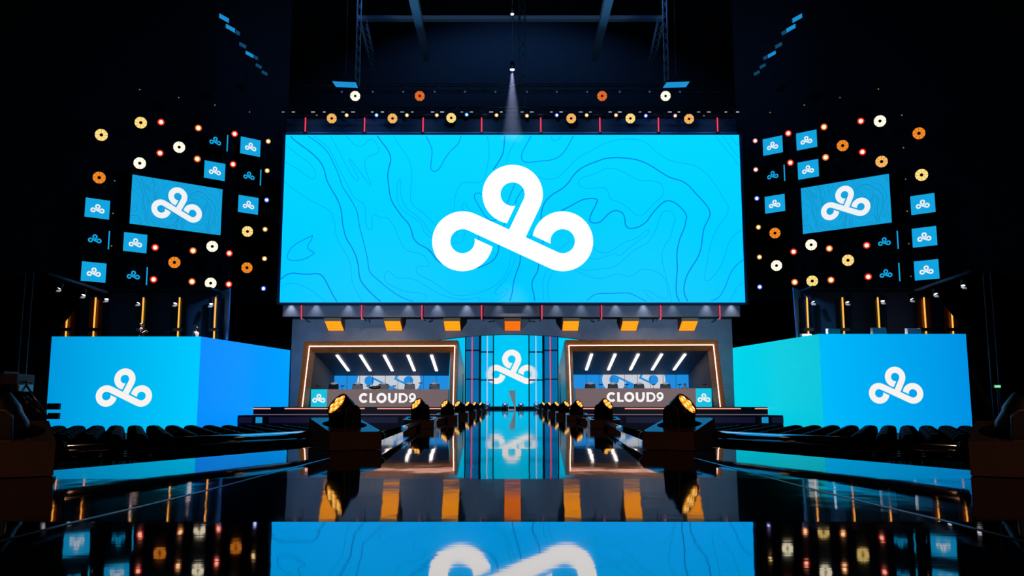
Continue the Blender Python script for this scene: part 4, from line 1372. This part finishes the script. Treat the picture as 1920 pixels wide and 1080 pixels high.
def booth(sx):
    nm = 'left' if sx < 0 else 'right'
    if sx < 0:
        O = [(557, 763), (570, 640), (858, 638), (855, 763)]
        Lp = [(567, 763), (580.5, 649.4), (852.7, 648.4), (849.5, 763)]
        Ip = [(578, 763), (590.5, 661.6), (844.6, 661), (841.5, 763)]
        inner = 2
        strips = [(632, 653.5), (676, 694.5), (720.5, 735.8), (764.8, 777), (809, 818.7)]
        ys = (665.3, 694.5)
        back = (627, 842, 704.5)
        desk = (580.5, 842.5, 730)
        tile = (580.5, 613)
        text = (673, 755.2, 17.8)
        bem = (729, 714)
        door = (610.5, 618)
    else:
        O = [(1361, 761), (1345, 636.5), (1060.4, 637.5), (1064, 761)]
        Lp = [(1350.3, 761), (1337.5, 646.8), (1066.6, 648), (1070.7, 761)]
        Ip = [(1339.5, 761), (1327, 658), (1073.6, 659), (1077, 761)]
        inner = 2
        strips = [(1284.5, 1263.5), (1240.7, 1222.8), (1196.8, 1181.8), (1153.4, 1140.6), (1109.3, 1099.4)]
        ys = (663.3, 692.8)
        back = (1291, 1075, 702.5)
        desk = (1337, 1076, 728)
        tile = (1336, 1305)
        text = (1137.8, 753.4, 17.8)
        bem = (1188.5, 712)
        door = (1306, 1298)
    t = thing('player_booth', 'open %s player booth with glowing oak frame and sloping ceiling lights' % nm, 'booth', (sx * 9, 57.5, ZU))
    o = Vector((sx * 9, 57.5, ZU))
    po = [at(px, py, 57.5) - o for px, py in O]
    pl = [at(px, py, 57.9) - o for px, py in Lp]
    pi = [at(px, py, 58.7) - o for px, py in Ip]
    for q in (po, pl, pi):
        q[0].z = q[3].z = 0.0
    mb = MB()
    nn = len(po)
    for A, B in ((po, pl), (pl, pi)):
        for i in range(3):
            mb.quad(A[i], A[i + 1], B[i + 1], B[i])
    bk = [p + Vector((0, 1.4, 0)) for p in po]
    for i in range(3):
        mb.quad(po[i], po[i + 1], bk[i + 1], bk[i])
        mb.quad(bk[i], bk[i + 1], pi[i + 1], pi[i])
    mb.build('portal_frame', 'wood', t)
    l2 = [p + Vector((0, -0.03, 0)) for p in pl]
    mb = MB()
    for i in range(3):
        mb.cyl(l2[i], l2[i + 1], 0.032, n=8)
    mb.build('light_line', 'L_pink', t)
    # sloping ceiling
    DBK = 66.0
    c0, c1 = pi[1], pi[2]
    b0 = at(back[0], back[2], DBK) - o
    b1 = at(back[1], back[2], DBK) - o
    b0.z = b1.z = (b0.z + b1.z) / 2
    side = Vector((c0.x, 8.5, 0))
    MB().prism([c0 + Vector((0, 0, 0.02)), c1 + Vector((0, 0, 0.02)), b1, b0], (0, 0, 0.08)).build('ceiling_panel', 'booth_ceil', t)
    n = (c1 - c0).cross(b0 - c0).normalized()
    for k, (xt, xbm) in enumerate(strips):
        a = onp(xt, ys[0], c0 + o, n) - o
        b = onp(xbm, ys[1], c0 + o, n) - o
        w = 0.095
        dn = n if n.z < 0 else -n
        MB().prism([a + Vector((-w, 0, 0)) + dn * 0.02, a + Vector((w, 0, 0)) + dn * 0.02, b + Vector((w, 0, 0)) + dn * 0.02, b + Vector((-w, 0, 0)) + dn * 0.02], dn * 0.04).build('ceiling_light', 'L_strip', t)
    # outer-side inner wall, with a door
    wa = [Vector((pi[0].x, pi[0].y, 0)), Vector((pi[1].x, pi[1].y, pi[1].z)), Vector((b0.x, b0.y, b0.z)), Vector((b0.x, b0.y, 0))]
    MB().prism(wa, (sx * 0.08, 0, 0)).build('side_wall', 'booth_in', t)
    da, db = at(door[0], 702, 64.0) - o, at(door[1], 702, 65.6) - o
    MB().prism([(da.x - sx * 0.03, da.y, 0), (db.x - sx * 0.03, db.y, 0), (db.x - sx * 0.03, db.y, da.z), (da.x - sx * 0.03, da.y, da.z)], (sx * -0.03, 0, 0)).build('door', 'black', t)
    # runway-side wall: pale cladding, top slopes down to the back
    w0, w1 = po[2], po[3]
    fx = at(871 if sx < 0 else 1047, 700, 66).x - o.x
    zb_ = at(960, 690, 66).z - o.z
    MB().prism([(w1.x, 1.42, 0), (w0.x, 1.42, w0.z), (fx, 8.5, zb_), (fx, 8.5, 0)], (sx * 0.1, 0, 0)).build('runway_side_wall', 'booth_side', t)
    MB().box((fx + 0.0 * sx, 6.6, 1.2), (0.03, 0.5, 2.4)).build('side_slot', 'black', t)
    # back led wall
    xa_, xb_ = sorted((at(back[0], 715, 66.6).x - o.x, at(back[1], 715, 66.6).x - o.x))
    zt = b0.z + 0.9
    sc = MB().box(((xa_ + xb_) / 2, 9.1, zt / 2 + 0.0), (xb_ - xa_, 0.08, zt)).build('back_screen', 'L_boothblue', t)
    e = 0.393 * (at(1060, 715, 66.5).x - at(960, 715, 66.5).x) / 100
    bc = at(bem[0], bem[1], 66.5) - o
    emblem_mesh((bc.x, 9.04, bc.z), (1, 0, 0), (0, 0, 1), e).build('screen_emblem', 'L_boothgrey', sc)
    ns = 9
    mb = MB()
    for k in range(1, ns):
        mb.box((xa_ + (xb_ - xa_) * k / ns, 9.02, zt / 2), (0.03, 0.02, zt))
    mb.build('panel_joint', 'black', sc)
    # ---- desk (a thing of its own)
    DD = 58.95
    x_a, x_b = sorted((at(desk[0], 745, DD).x, at(desk[1], 745, DD).x))
    x_a, x_b = x_a + 0.1, x_b - 0.1
    zd = at(960, desk[2], DD).z
    d = thing('team_desk', 'long grey led-fronted desk with white lettering in the %s booth' % nm, 'desk', ((x_a + x_b) / 2, DD, ZU))
    ox_ = (x_a + x_b) / 2
    hd = zd - ZU
    MB().box((0, 0.05, hd / 2), (x_b - x_a, 0.08, hd)).build('front_screen', 'L_desk', d)
    MB().box((0, 0.55, hd - 0.03), (x_b - x_a, 0.9, 0.05)).build('worktop', 'black', d)
    for s in (-1, 1):
        MB().box((s * ((x_b - x_a) / 2 - 0.05), 0.6, (hd - 0.07) / 2), (0.06, 0.8, hd - 0.07)).build('leg_panel', 'black', d)
    ta, tb = sorted((at(tile[0], 745, DD).x - ox_, at(tile[1], 745, DD).x - ox_))
    ta, tb = max(ta, x_a - ox_), min(tb, x_b - ox_)
    MB().box(((ta + tb) / 2, -0.01, hd / 2), (tb - ta, 0.03, hd)).build('emblem_tile', 'L_deskcyan', d)
    emblem_mesh(((ta + tb) / 2, -0.035, hd / 2 - 0.15), (1, 0, 0), (0, 0, 1), (tb - ta) * 0.82 / 301.6).build('tile_emblem', 'L_white', d)
    to = at(text[0], text[1], DD)
    cap = text[2] * (at(1060, 745, DD).x - at(960, 745, DD).x) / 100
    lettering((to.x - ox_, 0, to.z - ZU), cap, -0.01).build('lettering', 'L_white', d)
    return zd, x_a, x_b


ZD, _, _ = booth(-1)
ZD2, _, _ = booth(1)


def gaming_chair_proto():
    t = thing('gaming_chair', 'x', 'chair')
    MB().box((0, 0, 0.5), (0.54, 0.52, 0.12)).build('seat', 'chair', t, 0.03)
    mb = MB()
    mb.prism([(-0.27, 0.26, 0.56), (0.27, 0.26, 0.56), (0.30, 0.30, 1.0), (0.27, 0.34, 1.22), (-0.27, 0.34, 1.22), (-0.30, 0.30, 1.0)], (0, 0.09, 0.02))
    mb.build('backrest', 'chair', t, 0.03)
    MB().ell((0, 0.36, 1.25), (0.19, 0.07, 0.07)).build('head_cushion', 'white', t)
    for s in (-1, 1):
        MB().box((s * 0.3, 0.02, 0.72), (0.07, 0.3, 0.04)).build('armrest', 'black', t, 0.01)
    MB().cyl((0, 0, 0.08), (0, 0, 0.44), 0.03, n=10).build('post', 'steel', t)
    mb = MB()
    for k in range(5):
        a = 2 * PI * k / 5
        mb.cyl((0, 0, 0.08), (0.3 * math.cos(a), 0.3 * math.sin(a), 0.05), 0.025, n=6)
        mb.ell((0.3 * math.cos(a), 0.3 * math.sin(a), 0.03), (0.03, 0.03, 0.03), None, 8, 5)
    mb.build('star_base', 'black', t)
    return t


gc = gaming_chair_proto()
first = True
for sx, pxs, zd in ((-1, (621, 670, 718, 767, 813), ZD), (1, (1105.5, 1152, 1201, 1250), ZD2)):
    nm = 'left' if sx < 0 else 'right'
    for i, px in enumerate(pxs):
        o = gc if first else dup(gc)
        first = False
        D = 61.6
        o.location = (at(px, 725, D).x, D, ZU)
        o.scale = (1.3, 1.3, 1.32)
        o.rotation_euler = (0, 0, math.radians((i * 37) % 20 - 10))
        tag(o, '%s black gaming chair from the left behind the %s booth desk' % (ORD[i + 1], nm), 'chair', 'gaming chairs in the booths')


def mic(x, y, z, h, label):
    t = thing('boom_microphone', label, 'microphone', (x, y, z), group='desk microphones in the booths')
    MB().cyl((0, 0, 0), (0, 0, 0.02), 0.07, n=12).build('base', 'black', t)
    MB().cyl((0, 0, 0.02), (0, 0, h), 0.014, n=6).build('stem', 'black', t)
    MB().cyl((-0.12, 0, h), (0.14, 0, h + 0.02), 0.035, n=10).build('head', 'black', t)


for sx, pxs, zd in ((-1, (595, 642, 690, 739, 788), ZD), (1, (1127, 1175, 1225, 1274, 1321), ZD2)):
    nm = 'left' if sx < 0 else 'right'
    for i, px in enumerate(pxs):
        p = at(px, 724 if sx < 0 else 721, 59.6)
        mic(p.x, 59.6, zd, (p.z - zd) * (1.0 if i != 4 or sx > 0 else 1.9), '%s black microphone from the left on the %s booth desk' % (ORD[i + 1], nm))
# dark gear piled on the left desk
g = at(702, 727, 59.6)
t = thing('equipment_bag', 'dark heap of equipment on the left booth desk between two chairs', 'bag', (g.x, 59.6, ZD + 0.005))
MB().ell((0, 0, 0.125), (0.42, 0.2, 0.12)).ell((0.25, 0.02, 0.18), (0.2, 0.15, 0.1)).build('body', 'black', t)
p3 = at(1284, 722, 62.4)
stool(p3.x, 62.4, ZU, p3.z - 0.715 - ZU - 0.24, 'stool under the person at the outer end of the right booth')
person('person with reddish brown hair sitting behind the outer end of the right booth desk', (p3.x, 62.4, p3.z - 0.715), math.radians(160), 'tee', 'hair2', True, 'desk', 0.12)

# ------------------------------------------------------------------ plinths and moving heads along the runway
def plinth(label, x, y, rz, s, zf_, zb_, floorz, group, dp=0):
    t = thing('light_plinth', label, 'plinth', (x, y, floorz), (0, 0, rz), group)
    h = s / 2
    g = dp / 2 if dp else h

    def zz(yy):
        return zf_ + (zb_ - zf_) * (yy + g) / (2 * g)
    cs = [(-h, -g), (h, -g), (h, g), (-h, g)]
    mb = MB()
    for i in range(4):
        a, b = cs[i], cs[(i + 1) % 4]
        mb.quad((a[0], a[1], 0.003), (b[0], b[1], 0.003), (b[0], b[1], zz(b[1])), (a[0], a[1], zz(a[1])))
    r, n = s * 0.43, 48
    ring, sq = [], []
    for k in range(n):
        a = 2 * PI * k / n
        cx_, cy_ = math.cos(a), math.sin(a)
        ring.append((r * cx_, r * cy_, zz(r * cy_)))
        m_ = 1 / max(abs(cx_) / h, abs(cy_) / g)
        sq.append((m_ * cx_, m_ * cy_, zz(m_ * cy_)))
    mb.add(ring + sq, [(k, (k + 1) % n, (k + 1) % n + n, k + n) for k in range(n)])
    mb.build('body', 'plinth', t)
    zl = 0.05
    rec = MB()
    rec.add(ring + [(x_, y_, zl) for x_, y_, _ in ring], [(k, (k + 1) % n, (k + 1) % n + n, k + n) for k in range(n)])
    rec.add([(x_, y_, zl) for x_, y_, _ in ring], [tuple(range(n))])
    rec.build('round_recess', 'black', t)
    return floorz + zl


def head_proto():
    t = thing('moving_head_light', 'x', 'stage light')
    MB().box((0, 0, 0.045), (0.30, 0.24, 0.09)).build('base', 'black', t, 0.015)
    mb = MB()
    for s in (-1, 1):
        mb.prism([(s * 0.135, -0.10, 0.10), (s * 0.135, 0.10, 0.10), (s * 0.135, 0.085, 0.34), (s * 0.135, 0.04, 0.385), (s * 0.135, -0.04, 0.385), (s * 0.135, -0.085, 0.34)], (s * 0.045, 0, 0))
    mb.box((0, 0, 0.125), (0.30, 0.19, 0.05))
    mb.build('yoke', 'black', t, 0.01)
    hd = MB().lathe([(0, -0.15), (0.08, -0.15), (0.105, -0.11), (0.118, -0.02), (0.130, 0.0), (0.133, 0.11), (0.128, 0.125), (0.12, 0.125), (0.118, 0.112), (0, 0.112)], None, 28).build('head', 'black', t)
    hd.location = (0, 0, 0.32)
    pts = [(0, 0)] + [(0.076 * math.cos(k * PI / 3 + 0.3), 0.076 * math.sin(k * PI / 3 + 0.3)) for k in range(6)]
    for (x, y) in pts:
        MB().lathe([(0.037, 0.113), (0.03, 0.122), (0.018, 0.127)], Matrix.Translation((x, y, 0)), 14).build('lens_cell', 'L_amber', hd)
    mb = MB()
    for (x, y) in pts:
        mb.lathe([(0.018, 0.127), (0.01, 0.129), (0, 0.13)], Matrix.Translation((x, y, 0)), 10)
    mb.build('led_core', 'L_amber_hot', hd)
    MB().cyl((0, 0, 0.111), (0, 0, 0.1135), 0.118, n=28).build('lens_plate', M.setdefault('L_plate', glow('amber_plate', (190, 90, 10), 0.5, False)), hd)
    return t


hp = head_proto()
OFFS_L = [(310, 0), (170, 0), (120, 0), (97, 0), (79.5, 0), (67, 0), (56, 0)]
X_L = 1.83
first = True
ends = {-1: [], 1: []}
SPEC = [(3.62, 6.15, 33, 0.62, 0.24, 0.37, 1.08, 'nearest')]
for off, _ in OFFS_L:
    SPEC.append((X_L, X_L * F / off, 28 if off == 310 else 0, 0.56 if off == 310 else 0.60, 0.19 if off == 310 else 0.17, 0.325 if off == 310 else 0.22, 1.0, ''))
for sx in (-1, 1):
    nm = 'left' if sx < 0 else 'right'
    for i, (x, y, r, s, z_f, z_b, hs, _) in enumerate(SPEC):
        X = sx * x
        fz = zf(y)
        lz = plinth('%s plywood plinth from the camera along the %s runway edge' % (ORD[i + 1], nm), X, y, math.radians(-sx * r), s, z_f, z_b, fz + 0.002, 'light plinths along the runway', 0.84 if i == 1 else 0)
        o = hp if first else dup(hp)
        first = False
        o.location = (X, y, lz + 0.004)
        o.scale = (hs * 0.98,) * 3 if i == 0 else (1.08, 1.08, 1.08)
        # pan so the yoke follows the head's aim: outward, up and back towards the camera
        d = Vector((sx * 0.62, -0.50, 0.62)).normalized()
        if i == 0:
            d = Vector((sx * 0.58, -0.2, 0.75)).normalized()
        pan = math.atan2(d.y, d.x) + PI / 2
        o.rotation_euler = (0, 0, pan)
        for ch in o.children:
            if ch.name.startswith('head'):
                tilt = math.atan2(math.hypot(d.x, d.y), d.z)
                ch.rotation_euler = (tilt, 0, 0)
        tag(o, '%s amber moving head light from the camera on the %s runway edge' % (ORD[i + 1], nm), 'stage light', 'moving heads along the runway')
        ends[sx].append((X, y, s, r, fz))
# rails between the plinths
for sx in (-1, 1):
    nm = 'left' if sx < 0 else 'right'
    E_ = ends[sx]
    for i in range(len(E_) - 1):
        a, b = E_[i], E_[i + 1]
        if i == 0:
            A, B = Vector((a[0] - sx * 0.28, a[1] + 0.34, 0.17)), Vector((b[0] + sx * 0.24, b[1] - 0.30, 0.17))
            A = Vector((a[0] - sx * 0.24, a[1] + 0.34, 0.17))
            B = Vector((b[0] + sx * 0.36, b[1] - 0.14, 0.17))
        elif i == 1:
            A, B = Vector((a[0] - sx * 0.40, a[1] - 0.01, 0.15)), Vector((b[0], b[1] - 0.33, 0.12))
        else:
            A, B = Vector((a[0], a[1] + 0.33, 0.12)), Vector((b[0], b[1] - 0.33, 0.12))
        d = B - A
        q = d.to_track_quat('X', 'Z').to_matrix()
        o = thing('edge_rail', 'polished dark rail between the %s and %s plinths of the %s runway edge' % (ORD[i + 1], ORD[i + 2], nm), 'rail', (A + B) / 2, group='rails along the stage edge')
        MB().cyl(-d / 2, d / 2, 0.042, n=24).build('bar', 'rail', o)
        MB().cyl(-d / 2, -d / 2 + d.normalized() * 0.03, 0.045, n=20).build('end_collar', 'blackmetal', o)
        MB().cyl(d / 2 - d.normalized() * 0.03, d / 2, 0.045, n=20).build('end_collar', 'blackmetal', o)

# white-blue moving heads by the entrance
for i, (px, D) in enumerate(((914, 69.5), (947, 71), (976.5, 71), (1005.5, 69.5))):
    o = dup(hp)
    o.location = (at(px, 757, D).x, D, ZR + 0.01)
    o.scale = (1.22,) * 3
    o.rotation_euler = (0, 0, 0)
    for ch in o.children:
        if ch.name.startswith('head'):
            ch.rotation_euler = (math.radians(62), 0, 0)
            for g in ch.children:
                if g.name.startswith('lens_cell') or g.name.startswith('lens_plate'):
                    setmat(g, 'LR_blue' if g.name.startswith('lens_plate') else 'bluecell') if 'bluecell' in M else None
    tag(o, ['blue lit moving head furthest left on the runway floor before the entrance', 'blue lit moving head just left of the trophy stand', 'blue lit moving head just right of the trophy stand', 'blue lit moving head furthest right on the runway floor before the entrance'][i], 'stage light', 'moving heads by the entrance')
M['bluecell'] = glow('blue_violet_cell', (60, 50, 170), 0.8, False)
for o in bpy.data.objects:
    if o.get('group') == 'moving heads by the entrance':
        for ch in o.children:
            for g in ch.children:
                if g.name.startswith('lens_cell') or g.name.startswith('lens_plate'):
                    setmat(g, 'bluecell')
                elif g.name.startswith('led_core'):
                    setmat(g, 'LC_blue')

# ------------------------------------------------------------------ audience chairs
def chair_proto():
    t = thing('audience_chair', 'x', 'chair')
    MB().box((0, 0, 0.45), (0.47, 0.46, 0.08)).build('seat', 'chair', t, 0.025)
    # padded back with a rounded top, horizontal pleats
    prof = [(-0.235, 0.48), (0.235, 0.48), (0.25, 0.62), (0.245, 0.84), (0.215, 0.93), (0.14, 0.972), (0, 0.985), (-0.14, 0.972), (-0.215, 0.93), (-0.245, 0.84), (-0.25, 0.62)]
    mb = MB()
    lean = 0.16
    mb.prism([(x, -0.22 - (z - 0.48) * lean, z) for x, z in prof], (0, 0.075, 0))
    for k in range(5):
        z = 0.56 + k * 0.075
        mb.cyl((-0.22, -0.232 - (z - 0.48) * lean, z), (0.22, -0.232 - (z - 0.48) * lean, z), 0.02, n=6)
    mb.build('backrest', 'chair', t, 0.02)
    mb = MB()
    for sx in (-1, 1):
        mb.tube([(sx * 0.22, 0.2, 0.0), (sx * 0.21, 0.17, 0.41)], 0.012, 6)
        mb.tube([(sx * 0.22, -0.26, 0.0), (sx * 0.21, -0.2, 0.41), (sx * 0.21, -0.215, 0.55)], 0.012, 6)
        mb.tube([(sx * 0.21, 0.17, 0.405), (sx * 0.21, -0.2, 0.405)], 0.012, 6)
    mb.tube([(-0.21, -0.1, 0.4), (0.21, -0.1, 0.4)], 0.012, 6)
    mb.build('frame', 'blackmetal', t)
    return t


cp = chair_proto()
first = True
th = math.radians(24)
ROWS, COLS = 8, 18
for sx in (-1, 1):
    nm = 'left' if sx < 0 else 'right'
    cd = Vector((-sx * math.sin(th), -math.cos(th), 0))        # rows step this way towards the camera
    rd = Vector((sx * 1.0, -0.12, 0)).normalized()              # along a row, away from the runway
    o0 = Vector((sx * 6.6, 25.4, HALLZ + 0.005))
    for r in range(ROWS):
        for c in range(COLS):
            p = o0 + cd * (r * 1.0) + rd * (c * 0.515)
            if abs(p.x) < 2.9:
                continue
            o = cp if first else dup(cp)
            first = False
            o.location = p
            o.rotation_euler = (0, 0, sx * math.radians(14))
            tag(o, 'black padded chair %s of runway, %s row from stage, %s seat from runway' % (nm, ORD[r + 1], ORD[c + 1]), 'chair', 'audience chairs %s of the runway' % nm)

# ------------------------------------------------------------------ camera crane, exit sign
def crane():
    D = 9.6
    b = at(30, 760, D)
    t = thing('camera_crane', 'dark broadcast camera crane with two small monitors behind the left front plinth', 'camera', (b.x - 0.1, D, HALLZ))
    o = Vector((b.x - 0.1, D, HALLZ))

    def L(px, py, d=D):
        return at(px, py, d) - o
    MB().cyl((0, 0, 0.05), (0, 0, L(30, 770).z), 0.09, 0.06, n=14).build('pedestal_post', 'blackmetal', t)
    mb = MB()
    for k in range(3):
        a = 2 * PI * k / 3 + 0.4
        mb.cyl((0, 0, 0.35), (0.5 * math.cos(a), 0.5 * math.sin(a), 0.02), 0.03, n=8)
    mb.build('tripod_leg', 'blackmetal', t)
    c = L(33, 712)
    mb = MB().box(c, (0.19, 0.35, 0.12))
    cb = mb.build('camera_body', mat('violet_grey_casing', (0.05, 0.04, 0.07, 1), 0.4), t, 0.01)
    MB().box(L(8, 705), (0.17, 0.3, 0.1)).build('camera_head', 'black', t, 0.01)
    c = L(40, 728)
    MB().box(c, (0.11, 0.3, 0.09)).build('battery_pack', 'steel', t, 0.01)
    MB().cyl(L(46, 716), L(58, 716), 0.012, n=8).ell(L(58, 716), (0.012, 0.012, 0.02)).build('focus_knob', 'steel', t)
    MB().cyl(L(48, 720), L(82, 772), 0.012, n=8).build('boom_arm', 'steel', t)
    mb = MB().tube([L(30, 735), L(55, 755), L(86, 785)], 0.04, 10)
    mb.build('crane_arm', 'black', t)
    mb = MB().cyl(L(86, 756), L(85, 800), 0.012, n=8)
    mb.build('monitor_post', 'black', t)
    for py, w in ((762, 22), (780, 20)):
        MB().box(L(101, py), (w / 167, 0.05, 11.5 / 167)).build('monitor', 'black', t, 0.004)
    MB().ell(L(52, 757), (0.05, 0.06, 0.07)).ell(L(36, 735), (0.05, 0.09, 0.04)).build('control_grip', 'black', t)


crane()
p = at(1870.5, 724.5, 44)
t = thing('exit_sign', 'small green emergency exit sign glowing in the dark on the right', 'sign', (p.x, 44, p.z))
MB().box((0, 0.03, 0), (0.36, 0.05, 0.17)).build('housing', 'black', t)
MB().box((-0.09, 0, 0), (0.13, 0.02, 0.13)).box((0.08, 0, 0), (0.15, 0.02, 0.13)).build('lit_face', 'L_green', t)
MB().prism([(-0.05, -0.014, 0.0), (0.02, -0.014, 0.05), (0.02, -0.014, -0.05)], (0, -0.004, 0)).build('arrow', 'L_white', t)
MB().cyl((0, 0.05, -p.z + HALLZ + 0.1), (0, 0.05, -0.09), 0.03, n=8).build('mounting_post', 'black', t)

# ------------------------------------------------------------------ added fill spots with no fixture in the hall
def spot(name, loc, to, power, col, size, blend=0.8, soft=0.5):
    ld = bpy.data.lights.new(name, 'SPOT')
    ld.energy = power
    ld.color = col
    ld.spot_size = math.radians(size)
    ld.spot_blend = blend
    ld.shadow_soft_size = soft
    o = bpy.data.objects.new(name, ld)
    COL.objects.link(o)
    o.location = loc
    o.rotation_euler = (Vector(to) - Vector(loc)).to_track_quat('-Z', 'Y').to_euler()
    return o


spot('added_front_fill', (-12, 30, 5.5), (-8, 59, 4.6), 13000, (0.45, 0.68, 1.0), 40)  # added fill pair that brightens the header wall and booths
spot('added_front_fill', (12, 30, 5.5), (8, 59, 4.6), 13000, (0.45, 0.68, 1.0), 40)
spot('added_warm_fill', (-6, 36, 12), (-9, 58, 2.2), 9000, (1.0, 0.78, 0.6), 22)  # added warm fill pair that lifts the oak booth frames
spot('added_warm_fill', (6, 36, 12), (9, 58, 2.2), 9000, (1.0, 0.78, 0.6), 22)
spot('added_trophy_fill', (0, 45, 13), (0, 68, 0.8), 6000, (1.0, 0.85, 0.8), 9)  # added fill so the trophy stand does not go black
spot('added_edge_fill', (0, -6, 9), (0, 9, 0), 1300, (1.0, 0.45, 0.25), 60)  # added unseen warm fill behind the camera for the plinth fronts
spot('added_haze_fill', (0, 66, 20), (0, 100, 31), 70000, (0.1, 0.36, 1.0), 90, 1.0)  # added blue fill on the back drape, stands in for lit haze
spot('added_roof_fill', (0, 26, 16), (0, 58, 30), 9000, (0.25, 0.55, 1.0), 80, 1.0)  # added blue fill so the roof beams show
for sx in (-1, 1):
    spot('added_wing_fill', (sx * 6, 50, 27), (sx * 15.5, 61, 19), 2600, (0.1, 0.34, 1.0), 110, 1.0)  # added blue fill that makes the wing wall fade outward
    spot('added_fin_fill', (sx * 9, 40, 11), (sx * 17.4, 51, 6), 5200, (0.1, 0.45, 1.0), 13, 0.6)  # added narrow blue fill that brightens the terrace end fin
for k in range(8):
    spot('added_fascia_fill', (-13.6 + k * 3.9, 55.4, 19.9), (-13.6 + k * 3.9, 56.9, 18.8), 26, (0.3, 0.62, 1.0), 120, 1.0, 0.1)  # added row of fills that tints the upper fascia

# ------------------------------------------------------------------ world, camera, view
w = bpy.data.worlds.new('hall_dark')
w.use_nodes = True
w.node_tree.nodes['Background'].inputs[0].default_value = (0.0006, 0.0011, 0.002, 1)
SC.world = w
cd = bpy.data.cameras.new('camera')
cd.sensor_width = 36
cd.lens = F / 1920 * 36
cd.clip_end = 400
co = bpy.data.objects.new('camera', cd)
COL.objects.link(co)
co.location = CAM
co.rotation_euler = (PI / 2 + PIT, 0, 0)
SC.camera = co
SC.view_settings.view_transform = 'Standard'
SC.view_settings.look = 'None'
SC.view_settings.exposure = 0
SC.view_settings.gamma = 1
SC.view_settings.use_curve_mapping = False
SC.cycles.max_bounces = 8
SC.cycles.transparent_max_bounces = 8
SC.cycles.sample_clamp_indirect = 6
SC.cycles.caustics_reflective = True
